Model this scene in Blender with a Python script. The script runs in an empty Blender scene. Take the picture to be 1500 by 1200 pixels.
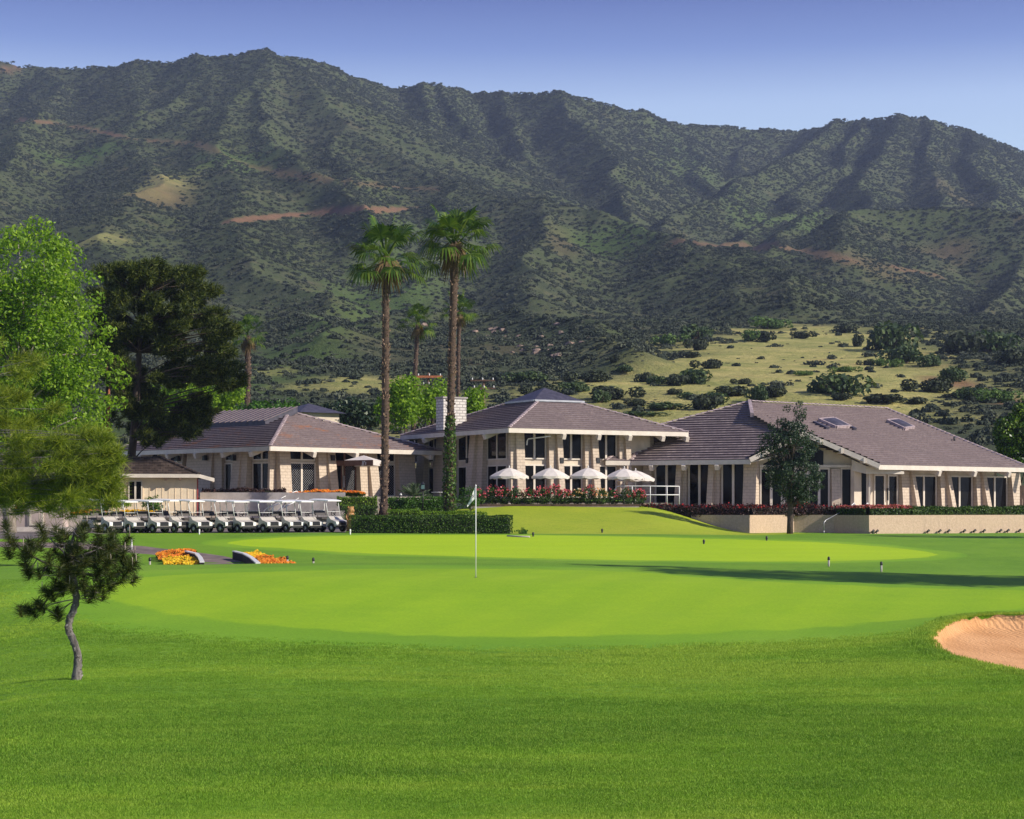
import bpy, bmesh, math, random
import numpy as np
from mathutils import Vector
R = math.radians
rng = np.random.default_rng(7)
random.seed(7)
scene = bpy.context.scene
COL = scene.collection
F = 2800.0          # focal length in photo pixels (1500 wide)
HAZE = 0.00012
HZ = 740.0          # photo row of the horizon

def P(px, py, Y):
    return Vector(((px-750)/F*Y, Y, (HZ-py)/F*Y))
def PX(px, Y):
    return (px-750)/F*Y
def ZZ(py, Y):
    return (HZ-py)/F*Y

# ------------------------------------------------------------------ objects
def tag(o, label=None, cat=None, group=None, kind=None):
    if label: o['label'] = label
    if cat: o['category'] = cat
    if group: o['group'] = group
    if kind: o['kind'] = kind
    return o

def empty(name, loc=(0,0,0), rz=0):
    o = bpy.data.objects.new(name, None)
    o.empty_display_size = 0.2
    o.location = loc; o.rotation_euler = (0,0,rz)
    COL.objects.link(o)
    return o

def link_mesh(name, me, mat, parent=None):
    if mat is not None:
        for m in (mat if isinstance(mat, (list, tuple)) else [mat]):
            me.materials.append(m)
    o = bpy.data.objects.new(name, me)
    COL.objects.link(o)
    if parent is not None: o.parent = parent
    return o

def np_mesh(name, V, Fq, smooth=False):
    """V (n,3), Fq (m,k) constant-size faces"""
    V = np.asarray(V, dtype=np.float32); Fq = np.asarray(Fq, dtype=np.int32)
    me = bpy.data.meshes.new(name)
    n, (m, k) = len(V), Fq.shape
    me.vertices.add(n); me.vertices.foreach_set('co', V.ravel())
    me.loops.add(m*k); me.loops.foreach_set('vertex_index', Fq.ravel())
    me.polygons.add(m)
    me.polygons.foreach_set('loop_start', np.arange(0, m*k, k, dtype=np.int32))
    me.polygons.foreach_set('loop_total', np.full(m, k, dtype=np.int32))
    if smooth: me.polygons.foreach_set('use_smooth', np.ones(m, dtype=bool))
    me.update(calc_edges=True)
    return me

class MB:
    """collects shapes, builds ONE mesh object"""
    def __init__(s): s.v=[]; s.f=[]; s.smooth=[]
    def add(s, verts, faces, smooth=False):
        b=len(s.v); s.v += [tuple(p) for p in verts]
        for f in faces:
            s.f.append([b+i for i in f]); s.smooth.append(smooth)
        return s
    def box(s, x0,x1,y0,y1,z0,z1, fr=None):
        c=[(x0,y0,z0),(x1,y0,z0),(x1,y1,z0),(x0,y1,z0),(x0,y0,z1),(x1,y0,z1),(x1,y1,z1),(x0,y1,z1)]
        if fr: c=[fr(*p) for p in c]
        return s.add(c,[(0,3,2,1),(4,5,6,7),(0,1,5,4),(1,2,6,5),(2,3,7,6),(3,0,4,7)])
    def hexa(s, bot, top):
        """bottom and top quads (lists of 4 points)"""
        return s.add(list(bot)+list(top),[(0,3,2,1),(4,5,6,7),(0,1,5,4),(1,2,6,5),(2,3,7,6),(3,0,4,7)])
    def prism(s, poly, z0, z1):
        n=len(poly)
        v=[(p[0],p[1],z0) for p in poly]+[(p[0],p[1],z1) for p in poly]
        f=[tuple(range(n-1,-1,-1)), tuple(range(n,2*n))]+[(i,(i+1)%n,n+(i+1)%n,n+i) for i in range(n)]
        return s.add(v,f)
    def beam(s, a, b, w, h, up=(0,0,1)):
        a=Vector(a); b=Vector(b); d=(b-a).normalized(); u=Vector(up)
        r=d.cross(u).normalized(); u=r.cross(d).normalized()
        q=lambda c:[c-r*w/2-u*h/2, c+r*w/2-u*h/2, c+r*w/2+u*h/2, c-r*w/2+u*h/2]
        return s.add(q(a)+q(b),[(0,1,2,3),(7,6,5,4),(0,4,5,1),(1,5,6,2),(2,6,7,3),(3,7,4,0)])
    def tube(s, pts, rad, n=8, caps=True):
        pts=[Vector(p) for p in pts]
        if not hasattr(rad,'__len__'): rad=[rad]*len(pts)
        vs=[]; fs=[]
        prev=None
        for i,p in enumerate(pts):
            d=(pts[min(i+1,len(pts)-1)]-pts[max(i-1,0)]).normalized()
            r=d.cross(Vector((0.13,0.98,0.11)) if abs(d.y)<0.9 else Vector((0,0,1))).normalized()
            if prev is not None:
                r=(prev-d*prev.dot(d)).normalized()
            prev=r
            u=d.cross(r)
            for k in range(n):
                a=2*math.pi*k/n
                vs.append(p+(r*math.cos(a)+u*math.sin(a))*rad[i])
        for i in range(len(pts)-1):
            for k in range(n):
                fs.append((i*n+k,i*n+(k+1)%n,(i+1)*n+(k+1)%n,(i+1)*n+k))
        s.add(vs,fs,True)
        if caps:
            b=len(s.v)-len(vs)
            s.f.append([b+k for k in range(n-1,-1,-1)]); s.smooth.append(False)
            s.f.append([b+(len(pts)-1)*n+k for k in range(n)]); s.smooth.append(False)
        return s
    def lathe(s, c, prof, n=16, axis='z'):
        vs=[];fs=[]
        for (r,z) in prof:
            for k in range(n):
                a=2*math.pi*k/n
                if axis=='z': vs.append((c[0]+r*math.cos(a),c[1]+r*math.sin(a),c[2]+z))
                elif axis=='y': vs.append((c[0]+r*math.cos(a),c[1]+z,c[2]+r*math.sin(a)))
                else: vs.append((c[0]+z,c[1]+r*math.cos(a),c[2]+r*math.sin(a)))
        for i in range(len(prof)-1):
            for k in range(n):
                fs.append((i*n+k,i*n+(k+1)%n,(i+1)*n+(k+1)%n,(i+1)*n+k))
        return s.add(vs,fs,True)
    def build(s, name, mat, parent=None, origin=None):
        me=bpy.data.meshes.new(name)
        v=s.v
        if origin is not None:
            v=[(p[0]-origin[0],p[1]-origin[1],p[2]-origin[2]) for p in v]
        me.from_pydata(v,[],s.f); 
        me.polygons.foreach_set('use_smooth', s.smooth)
        me.update()
        o=link_mesh(name, me, mat, parent)
        if origin is not None and parent is None: o.location=origin
        return o

def copy_tree(o, parent=None):
    c=o.copy(); COL.objects.link(c); c.parent=parent
    for ch in list(o.children): copy_tree(ch, c)
    return c

# ------------------------------------------------------------------ materials
def new_mat(name):
    m=bpy.data.materials.new(name); m.use_nodes=True
    nt=m.node_tree; b=nt.nodes['Principled BSDF']
    return m, nt, b
def N(nt, t, **k):
    n=nt.nodes.new(t)
    for a,v in k.items():
        if a in ('inputs',):
            for i,x in v.items(): n.inputs[i].default_value=x
        else: setattr(n,a,v)
    return n
def L(nt,a,b): nt.links.new(a,b)
def rgba(c): return (c[0],c[1],c[2],1)
def ramp(nt, fac, stops):
    r=N(nt,'ShaderNodeValToRGB'); L(nt,fac,r.inputs[0])
    e=r.color_ramp.elements
    while len(e)<len(stops): e.new(0.5)
    for i,(p,c) in enumerate(stops):
        e[i].position=p; e[i].color=rgba(c)
    return r.outputs[0]
def noise(nt, scale, detail=4, rough=0.55, vec=None, out='Fac', coord='Object'):
    n=N(nt,'ShaderNodeTexNoise'); n.inputs['Scale'].default_value=scale
    n.inputs['Detail'].default_value=detail; n.inputs['Roughness'].default_value=rough
    if vec is None:
        vec=N(nt,'ShaderNodeTexCoord').outputs[coord]
    L(nt,vec,n.inputs['Vector'])
    return n.outputs[out]
def mixc(nt, fac, a, b, mode='MIX'):
    m=N(nt,'ShaderNodeMix',data_type='RGBA',blend_type=mode)
    for sock,val in ((m.inputs[0],fac),(m.inputs[6],a),(m.inputs[7],b)):
        if hasattr(val,'is_linked') or hasattr(val,'links'): L(nt,val,sock)
        elif isinstance(val,(int,float)): sock.default_value=val
        else: sock.default_value=rgba(val)
    return m.outputs[2]
def bump(nt, b, h, strength, dist=0.02):
    bp=N(nt,'ShaderNodeBump'); bp.inputs['Strength'].default_value=strength; bp.inputs['Distance'].default_value=dist
    L(nt,h,bp.inputs['Height']); L(nt,bp.outputs[0],b.inputs['Normal'])
def simple(name, c, rough=0.6, metal=0.0, var=0.12, scale=3.0, bmp=0.0, bscale=40, spec=0.5):
    m,nt,b=new_mat(name)
    f=noise(nt,scale,5,0.6)
    lo=tuple(x*(1-var*1.6) for x in c); hi=tuple(min(1,x*(1+var)) for x in c)
    L(nt,ramp(nt,f,[(0.3,lo),(0.7,hi)]),b.inputs['Base Color'])
    b.inputs['Roughness'].default_value=rough; b.inputs['Metallic'].default_value=metal
    b.inputs['Specular IOR Level'].default_value=spec
    if bmp>0: bump(nt,b,noise(nt,bscale,3),bmp)
    return m
def foliage(name, c1, c2, trans=0.35, rough=0.5, c3=None):
    m,nt,b=new_mat(name)
    g=N(nt,'ShaderNodeNewGeometry')
    st=[(0.0,c1),(1.0,c2)] if c3 is None else [(0.0,c1),(0.55,c2),(1.0,c3)]
    col=ramp(nt,g.outputs['Random Per Island'],st)
    out=nt.nodes['Material Output']
    L(nt,col,b.inputs['Base Color']); b.inputs['Roughness'].default_value=rough
    b.inputs['Specular IOR Level'].default_value=0.3
    t=N(nt,'ShaderNodeBsdfTranslucent'); L(nt,mixc(nt,1.0,col,(1.08,1.18,0.45),'MULTIPLY'),t.inputs[0])
    mx=N(nt,'ShaderNodeMixShader'); mx.inputs[0].default_value=trans
    L(nt,b.outputs[0],mx.inputs[1]); L(nt,t.outputs[0],mx.inputs[2]); L(nt,mx.outputs[0],out.inputs[0])
    return m
def hazey(m): return m

def grass_mat(name, c1, c2, c3, big=0.12, fine=14, bstr=0.5, bdist=0.03, stripes=None, hue=None, grain=0.35, dry=None):
    m,nt,b=new_mat(name)
    co=N(nt,'ShaderNodeTexCoord').outputs['Object']
    big_n=noise(nt,big,5,0.6,co)
    med=noise(nt,big*9,5,0.65,co)
    fin=noise(nt,fine,4,0.7,co)
    base=ramp(nt,big_n,[(0.3,c1),(0.5,c2),(0.72,c3)])
    base=mixc(nt,ramp(nt,med,[(0.35,(0,0,0)),(0.75,(0.65,)*3)]),base,c3)
    if dry is not None:
        dn=noise(nt,big*3.1,6,0.7,co)
        base=mixc(nt,ramp(nt,dn,[(0.6,(0,0,0)),(0.74,(0.55,)*3)]),base,dry)
    if stripes:
        mp=N(nt,'ShaderNodeMapping'); mp.inputs['Rotation'].default_value=(0,0,R(stripes[1])); L(nt,co,mp.inputs[0])
        w=N(nt,'ShaderNodeTexWave'); w.inputs['Scale'].default_value=stripes[0]; w.inputs['Distortion'].default_value=0.6
        w.inputs['Detail'].default_value=1.0
        L(nt,mp.outputs[0],w.inputs[0])
        base=mixc(nt,ramp(nt,w.outputs['Fac'],[(0.35,(0,0,0)),(0.65,(stripes[2],)*3)]),base,c1)
    base=mixc(nt,grain,base,ramp(nt,fin,[(0.3,tuple(x*0.35 for x in c1)),(0.55,c2),(0.78,tuple(min(1,x*1.5) for x in c3))]))
    L(nt,base,b.inputs['Base Color'])
    b.inputs['Roughness'].default_value=0.75; b.inputs['Specular IOR Level'].default_value=0.15
    bump(nt,b,fin,bstr,bdist)
    return m

M={}
M['rough']=grass_mat('rough_grass',(0.085,0.205,0.012),(0.140,0.285,0.016),(0.240,0.385,0.028),0.16,22,0.6,0.03,grain=0.42,dry=(0.32,0.43,0.06))
M['green']=grass_mat('green_turf',(0.185,0.345,0.009),(0.245,0.410,0.010),(0.310,0.460,0.014),0.2,16,0.22,0.01,stripes=(0.16,20,0.22),grain=0.22)
def collar_mat(name,gm,stop):
    """mown edge: turf colour passing over to rough with the cutting height stored on the mesh"""
    m=gm.copy(); m.name=name; nt=m.node_tree; b=nt.nodes['Principled BSDF']
    src=b.inputs['Base Color'].links[0].from_socket
    at=N(nt,'ShaderNodeAttribute',attribute_name='cut'); 
    co=N(nt,'ShaderNodeTexCoord').outputs['Object']
    n1=noise(nt,0.16,5,0.62,co); n2=noise(nt,20,4,0.7,co)
    rough=ramp(nt,n1,[(0.32,(0.12,0.27,0.012)),(0.5,(0.18,0.35,0.016)),(0.68,(0.28,0.43,0.026))])
    rough=mixc(nt,0.4,rough,ramp(nt,n2,[(0.3,(0.035,0.10,0.006)),(0.55,(0.14,0.31,0.015)),(0.78,(0.34,0.50,0.04))]))
    mm=N(nt,'ShaderNodeMath',operation='MULTIPLY_ADD'); L(nt,noise(nt,1.2,4,0.6,co),mm.inputs[0]); mm.inputs[1].default_value=0.5; 
    ad=N(nt,'ShaderNodeMath',operation='ADD'); L(nt,at.outputs['Fac'],ad.inputs[0]); ad.inputs[1].default_value=-0.25; L(nt,ad.outputs[0],mm.inputs[2])
    L(nt,mixc(nt,ramp(nt,mm.outputs[0],[(0.02,(0,0,0)),(0.14,(0.72,)*3),(0.6,(0.80,)*3),(0.95,(1,1,1))]),src,rough),b.inputs['Base Color'])
    return m
M['collar']=grass_mat('collar_turf',(0.11,0.290,0.011),(0.135,0.340,0.013),(0.18,0.39,0.016),0.2,18,0.35,0.015,grain=0.3)
M['putting']=grass_mat('putting_turf',(0.300,0.465,0.010),(0.355,0.520,0.011),(0.405,0.550,0.014),0.15,12,0.2,0.01,stripes=(0.13,84,0.22),grain=0.2)
M['collar']=collar_mat('collar_turf',M['green'],1); M['pcollar']=collar_mat('putting_collar_turf',M['putting'],1)
M['bank']=grass_mat('bank_grass',(0.22,0.32,0.016),(0.31,0.39,0.022),(0.43,0.45,0.04),0.3,9,0.5,0.04,stripes=(0.5,60,0.22),grain=0.35)

def sand_mat():
    m,nt,b=new_mat('bunker_sand')
    co=N(nt,'ShaderNodeTexCoord').outputs['Object']
    mp=N(nt,'ShaderNodeMapping'); mp.inputs['Rotation'].default_value=(0,0,R(-32)); L(nt,co,mp.inputs[0])
    w=N(nt,'ShaderNodeTexWave'); w.inputs['Scale'].default_value=2.6; w.inputs['Distortion'].default_value=7.0; w.inputs['Detail'].default_value=4; w.inputs['Detail Scale'].default_value=1.6
    L(nt,mp.outputs[0],w.inputs[0])
    n=noise(nt,30,5,0.7,co); n2=noise(nt,0.8,4,0.6,co)
    col=mixc(nt,0.6,ramp(nt,n,[(0.25,(0.42,0.19,0.075)),(0.7,(0.74,0.40,0.19))]),ramp(nt,n2,[(0.3,(0.50,0.25,0.10)),(0.7,(0.78,0.45,0.22))]))
    L(nt,col,b.inputs['Base Color']); b.inputs['Roughness'].default_value=0.95; b.inputs['Specular IOR Level'].default_value=0.1
    h=N(nt,'ShaderNodeMath',operation='ADD'); L(nt,w.outputs['Fac'],h.inputs[0]); L(nt,n,h.inputs[1])
    bump(nt,b,h.outputs[0],0.45,0.04)
    return m
M['sand']=sand_mat()
M['path']=simple('path_asphalt',(0.20,0.145,0.125),0.9,var=0.3,scale=1.2,bmp=0.4,bscale=30)
M['lot']=simple('lot_asphalt',(0.16,0.13,0.125),0.9,var=0.3,scale=0.8,bmp=0.4,bscale=30)
M['soil']=simple('planting_soil',(0.10,0.065,0.04),0.95,var=0.35,scale=4,bmp=0.6,bscale=18)
M['concrete']=simple('concrete',(0.44,0.39,0.36),0.85,var=0.18,scale=1.5,bmp=0.25,bscale=25)
M['paving']=simple('terrace_paving',(0.40,0.34,0.29),0.85,var=0.2,scale=1.0)

def stucco_mat():
    m,nt,b=new_mat('tan_stucco')
    co=N(nt,'ShaderNodeTexCoord').outputs['Object']
    n=noise(nt,9,6,0.75,co); n2=noise(nt,0.7,5,0.6,co)
    # streaks running down
    mp=N(nt,'ShaderNodeMapping'); mp.inputs['Scale'].default_value=(3,3,0.35); L(nt,co,mp.inputs[0])
    n3=noise(nt,1.3,5,0.7,mp.outputs[0])
    col=ramp(nt,n,[(0.25,(0.44,0.31,0.21)),(0.6,(0.60,0.44,0.31)),(0.85,(0.68,0.52,0.38))])
    col=mixc(nt,ramp(nt,n3,[(0.5,(0,0,0)),(0.8,(0.4,)*3)]),col,(0.30,0.23,0.17))
    L(nt,col,b.inputs['Base Color']); b.inputs['Roughness'].default_value=0.95
    bump(nt,b,n,0.8,0.03)
    return m
M['stucco']=stucco_mat()

def brick_mat(name, c1, c2, mortar, bw=0.40, bh=0.20, ms=0.016):
    m,nt,b=new_mat(name)
    uv=N(nt,'ShaderNodeUVMap').outputs[0]
    br=N(nt,'ShaderNodeTexBrick'); L(nt,uv,br.inputs['Vector'])
    br.inputs['Color1'].default_value=rgba(c1); br.inputs['Color2'].default_value=rgba(c2); br.inputs['Mortar'].default_value=rgba(mortar)
    br.inputs['Scale'].default_value=1; br.inputs['Brick Width'].default_value=bw; br.inputs['Row Height'].default_value=bh; br.inputs['Mortar Size'].default_value=ms
    n=noise(nt,3,5,0.6)
    L(nt,mixc(nt,0.35,br.outputs['Color'],ramp(nt,n,[(0.3,tuple(x*0.6 for x in c1)),(0.7,c1)])),b.inputs['Base Color'])
    b.inputs['Roughness'].default_value=0.85
    inv=N(nt,'ShaderNodeMath',operation='SUBTRACT'); inv.inputs[0].default_value=1; L(nt,br.outputs['Fac'],inv.inputs[1])
    bump(nt,b,inv.outputs[0],0.7,0.02)
    return m
M['brick']=brick_mat('cream_brick',(0.62,0.50,0.38),(0.56,0.45,0.34),(0.38,0.30,0.22))
M['wbrick']=brick_mat('white_brick',(0.74,0.69,0.62),(0.66,0.60,0.54),(0.22,0.19,0.17),0.45,0.2,0.03)
M['cream']=simple('cream_plaster',(0.62,0.52,0.40),0.8,var=0.12,scale=1.2,bmp=0.1)
M['trim']=simple('white_trim',(0.66,0.58,0.48),0.55,var=0.08,scale=2.0)
M['soffit']=simple('soffit_boards',(0.56,0.49,0.40),0.7,var=0.12,scale=2.0)
M['hutwall']=simple('hut_boards',(0.80,0.64,0.44),0.75,var=0.1,scale=1.5)
M['hutpink']=simple('pink_boards',(0.50,0.40,0.36),0.8,var=0.1,scale=1.5)
M['brown']=simple('brown_paint',(0.14,0.065,0.04),0.6,var=0.2)
M['red_trim']=simple('red_trim',(0.35,0.05,0.04),0.6)
def glass_mat():
    m,nt,b=new_mat('dark_glass')
    n=noise(nt,0.5,3)
    L(nt,ramp(nt,n,[(0.35,(0.003,0.003,0.004)),(0.7,(0.010,0.009,0.008))]),b.inputs['Base Color'])
    b.inputs['Roughness'].default_value=0.06; b.inputs['Specular IOR Level'].default_value=0.12
    return m
M['glass']=glass_mat()

def tile_mat(name, ca, cb, cc, rust=None):
    m,nt,b=new_mat(name)
    uv=N(nt,'ShaderNodeUVMap').outputs[0]
    br=N(nt,'ShaderNodeTexBrick'); L(nt,uv,br.inputs['Vector'])
    br.inputs['Scale'].default_value=1; br.inputs['Brick Width'].default_value=0.33; br.inputs['Row Height'].default_value=0.42
    br.inputs['Mortar Size'].default_value=0.03
    br.inputs['Color1'].default_value=rgba((0,0,0)); br.inputs['Color2'].default_value=rgba((1,1,1)); br.inputs['Mortar'].default_value=rgba((0.0,0.0,0.0))  # dark joints; along each course they also paint in the shade of the laps
    col=ramp(nt,br.outputs['Color'],[(0.0,ca),(0.5,cb),(1.0,cc)])
    n=noise(nt,0.35,6,0.7); n2=noise(nt,5,4,0.7)
    col=mixc(nt,ramp(nt,n2,[(0.4,(0,0,0)),(0.75,(0.6,)*3)]),col,cc)
    col=mixc(nt,ramp(nt,n,[(0.35,(0.5,)*3),(0.6,(0,0,0))]),col,ca)
    if rust:
        n3=noise(nt,0.45,6,0.75)
        col=mixc(nt,ramp(nt,n3,[(0.54,(0,0,0)),(0.66,(0.85,)*3)]),col,rust)
    L(nt,col,b.inputs['Base Color']); b.inputs['Roughness'].default_value=0.75; b.inputs['Specular IOR Level'].default_value=0.35
    bump(nt,b,n2,0.3,0.02)
    return m
M['tile']=tile_mat('roof_tile',(0.165,0.125,0.125),(0.245,0.190,0.182),(0.36,0.285,0.262))
M['tile_rust']=tile_mat('weathered_roof_tile',(0.165,0.125,0.125),(0.245,0.188,0.180),(0.36,0.285,0.262),(0.33,0.14,0.065))
M['shake']=tile_mat('dark_shakes',(0.035,0.024,0.020),(0.075,0.05,0.04),(0.16,0.115,0.09))
M['slate']=simple('dark_slate',(0.055,0.05,0.07),0.6,var=0.3)
M['metal']=simple('grey_metal',(0.42,0.42,0.43),0.4,0.6)
M['whitemetal']=simple('white_metal',(0.78,0.76,0.72),0.4,var=0.06)
M['black']=simple('black_paint',(0.012,0.012,0.013),0.5)
M['blackwall']=simple('black_stained_wall',(0.010,0.009,0.009),0.8,var=0.3)
M['rubber']=simple('tyre_rubber',(0.012,0.012,0.012),0.85)
M['cartbody']=simple('cart_body_paint',(0.46,0.42,0.37),0.3,var=0.05)
M['cartwhite']=simple('cart_white_plastic',(0.82,0.80,0.76),0.35,var=0.05)
M['seat']=simple('cart_seat_vinyl',(0.03,0.03,0.035),0.5)
M['seatlight']=simple('cart_seat_brown',(0.06,0.05,0.045),0.55)
M['canvas']=simple('umbrella_canvas',(0.66,0.59,0.52),0.85,var=0.08)
M['wood']=simple('weathered_wood',(0.13,0.075,0.045),0.8,var=0.35,scale=4)
M['redwood']=simple('orange_wood',(0.42,0.14,0.055),0.75,var=0.3,scale=4)
M['carved']=simple('carved_wood',(0.46,0.23,0.07),0.6,var=0.4,scale=6,bmp=0.6,bscale=14)

def bark_mat(name, c1, c2, sc=6, zs=0.25, strength=0.9):
    m,nt,b=new_mat(name)
    co=N(nt,'ShaderNodeTexCoord').outputs['Object']
    mp=N(nt,'ShaderNodeMapping'); mp.inputs['Scale'].default_value=(1,1,zs); L(nt,co,mp.inputs[0])
    n=noise(nt,sc,6,0.75,mp.outputs[0])
    L(nt,ramp(nt,n,[(0.35,c1),(0.7,c2)]),b.inputs['Base Color']); b.inputs['Roughness'].default_value=0.95
    bump(nt,b,n,strength,0.06)
    return m
M['bark']=bark_mat('dark_bark',(0.035,0.024,0.018),(0.12,0.085,0.06))
M['greybark']=bark_mat('grey_bark',(0.07,0.06,0.055),(0.28,0.25,0.22),9)
M['palebark']=bark_mat('pale_bark',(0.25,0.20,0.15),(0.60,0.52,0.42),8)
M['palmbark']=bark_mat('palm_bark',(0.04,0.025,0.018),(0.15,0.095,0.065),5,2.2,1.0)
M['palmboot']=foliage('palm_boots',(0.10,0.05,0.035),(0.42,0.28,0.19),0.0,0.8)

# foliage
M['leaf_bright']=foliage('bright_leaves',(0.083,0.168,0.010),(0.178,0.310,0.015),0.42,0.5,(0.31,0.45,0.028))
M['leaf_mid']=foliage('mid_leaves',(0.03,0.085,0.012),(0.06,0.15,0.016),0.35,0.5,(0.10,0.21,0.022))
M['needle_olive']=foliage('olive_needles',(0.085,0.135,0.010),(0.19,0.25,0.016),0.4,0.5,(0.38,0.42,0.04))
M['needle_dark']=foliage('dark_needles',(0.016,0.030,0.008),(0.050,0.075,0.012),0.28,0.55,(0.18,0.20,0.028))
M['needle_young']=foliage('young_needles',(0.022,0.036,0.010),(0.05,0.075,0.014),0.25,0.5,(0.13,0.13,0.03))
M['leaf_dusk']=foliage('bluish_leaves',(0.014,0.032,0.019),(0.03,0.060,0.030),0.25,0.45,(0.085,0.12,0.052))
M['leaf_magnolia']=foliage('glossy_leaves',(0.022,0.055,0.008),(0.06,0.125,0.012),0.25,0.35,(0.21,0.30,0.025))
M['palm']=foliage('palm_fronds',(0.030,0.072,0.010),(0.065,0.125,0.014),0.3,0.45,(0.15,0.21,0.026))
M['palm_dead']=foliage('dead_fronds',(0.07,0.045,0.02),(0.22,0.15,0.06),0.3,0.7)
M['hedge']=foliage('hedge_leaves',(0.018,0.045,0.008),(0.045,0.10,0.012),0.2,0.5,(0.12,0.20,0.018))
M['hedge_light']=foliage('lime_hedge_leaves',(0.05,0.11,0.01),(0.13,0.24,0.014),0.3,0.5,(0.26,0.38,0.025))
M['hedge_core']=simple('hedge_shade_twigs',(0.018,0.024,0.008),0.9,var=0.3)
M['rose_leaf']=foliage('rose_leaves',(0.018,0.048,0.010),(0.045,0.095,0.014),0.3,0.45,(0.085,0.16,0.022))
M['rose']=foliage('rose_petals',(0.55,0.03,0.08),(0.75,0.10,0.18),0.3,0.6,(0.85,0.42,0.42))
M['rose_pale']=foliage('pale_petals',(0.80,0.30,0.12),(0.85,0.55,0.28),0.3,0.6,(0.88,0.78,0.66))
M['dark_rose']=foliage('dark_red_petals',(0.22,0.01,0.015),(0.48,0.03,0.03),0.3,0.6)
M['orange_fl']=foliage('orange_petals',(0.70,0.12,0.015),(0.85,0.26,0.02),0.3,0.6,(0.88,0.42,0.04))
M['yellow_fl']=foliage('yellow_petals',(0.80,0.34,0.01),(0.88,0.55,0.015),0.3,0.6,(0.90,0.68,0.04))
M['pink_tip']=foliage('pink_leaf_tips',(0.30,0.03,0.04),(0.60,0.14,0.14),0.3,0.5,(0.72,0.34,0.30))
M['white_fl']=foliage('white_petals',(0.65,0.65,0.62),(0.85,0.84,0.80),0.3,0.6)
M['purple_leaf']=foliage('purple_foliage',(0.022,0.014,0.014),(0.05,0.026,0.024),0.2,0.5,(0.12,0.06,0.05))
M['bark_plate']=foliage('bark_plates',(0.06,0.05,0.045),(0.17,0.15,0.13),0.0,0.9,(0.36,0.32,0.28))
M['agave']=foliage('stiff_grey_green_leaves',(0.05,0.085,0.035),(0.10,0.14,0.06),0.15,0.45)
def blade_mat():
    m,nt,b=new_mat('grass_blades')
    g=N(nt,'ShaderNodeNewGeometry'); pos=g.outputs['Position']
    mp=N(nt,'ShaderNodeMapping'); mp.inputs['Scale'].default_value=(0.42,1.0,1.0); L(nt,pos,mp.inputs[0])
    n1=noise(nt,0.22,5,0.62,mp.outputs[0]); n2=noise(nt,1.6,5,0.7,mp.outputs[0])
    c=ramp(nt,n1,[(0.40,(0.120,0.265,0.016)),(0.49,(0.215,0.395,0.022)),(0.57,(0.430,0.570,0.055))])
    c=mixc(nt,ramp(nt,n2,[(0.5,(0,0,0)),(0.72,(0.8,)*3)]),c,(0.32,0.46,0.05))
    c=mixc(nt,ramp(nt,n2,[(0.28,(0.75,)*3),(0.45,(0,0,0))]),c,(0.055,0.17,0.010))
    c=mixc(nt,0.5,c,ramp(nt,g.outputs['Random Per Island'],[(0,(0.05,0.135,0.012)),(0.6,(0.19,0.37,0.022)),(1,(0.48,0.60,0.09))]))
    L(nt,c,b.inputs['Base Color']); b.inputs['Roughness'].default_value=0.55; b.inputs['Specular IOR Level'].default_value=0.25
    t=N(nt,'ShaderNodeBsdfTranslucent'); L(nt,c,t.inputs[0]); mx=N(nt,'ShaderNodeMixShader'); mx.inputs[0].default_value=0.3
    L(nt,b.outputs[0],mx.inputs[1]); L(nt,t.outputs[0],mx.inputs[2]); L(nt,mx.outputs[0],nt.nodes['Material Output'].inputs[0])
    return m
M['blade']=blade_mat()

# ------------------------------------------------------------------ camera, light, sky
cam=bpy.data.cameras.new('camera'); co=bpy.data.objects.new('camera',cam); COL.objects.link(co)
cam.sensor_width=36; cam.lens=36*F/1500; cam.clip_start=0.5; cam.clip_end=12000
cam.shift_y=(HZ-600)/1500
co.location=(0,0,0); co.rotation_euler=(R(90),0,0)
scene.camera=co
SUN_AZ, SUN_EL = 112.0, 32.0       # azimuth clockwise from the view direction (+y)
sl=bpy.data.lights.new('sun','SUN'); so=bpy.data.objects.new('sun',sl); COL.objects.link(so)
sl.energy=5.0; sl.angle=R(0.5); sl.color=(1.0,0.93,0.82)
sd=Vector((math.cos(R(SUN_EL))*math.sin(R(SUN_AZ)), math.cos(R(SUN_EL))*math.cos(R(SUN_AZ)), math.sin(R(SUN_EL))))
so.rotation_euler=sd.to_track_quat('Z','Y').to_euler()
so.location=(40,-40,60)
w=bpy.data.worlds.new('World'); scene.world=w; w.use_nodes=True
nt=w.node_tree; bg=nt.nodes['Background']
sky=nt.nodes.new('ShaderNodeTexSky'); sky.sky_type='NISHITA'; sky.sun_disc=False
sky.sun_elevation=R(SUN_EL); sky.sun_rotation=R(SUN_AZ); sky.air_density=1.0; sky.dust_density=0.6; sky.ozone_density=3.0
tc=nt.nodes.new('ShaderNodeTexCoord'); sx=nt.nodes.new('ShaderNodeSeparateXYZ'); nt.links.new(tc.outputs['Generated'],sx.inputs[0])
SK=0.085
rp_=ramp(nt,sx.outputs[2],[(0.0,(0.55,0.66,0.84)),(0.18,(0.50,0.65,0.88)),(0.205,(0.43,0.56,0.84)),(0.232,(0.20,0.285,0.62)),(0.262,(0.088,0.125,0.40)),(0.5,(0.085,0.12,0.40)),(1.0,(0.06,0.09,0.32))])
sc_=nt.nodes.new('ShaderNodeVectorMath'); sc_.operation='SCALE'; sc_.inputs['Scale'].default_value=1/SK; nt.links.new(rp_,sc_.inputs[0])
nt.links.new(mixc(nt,0.8,sky.outputs[0],sc_.outputs[0]),bg.inputs[0]); bg.inputs[1].default_value=SK
vs=scene.view_settings; vs.view_transform='Standard'; vs.look='None'; vs.exposure=0.28; vs.gamma=1.0
scene.cycles.max_bounces=6; scene.cycles.transparent_max_bounces=6
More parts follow.
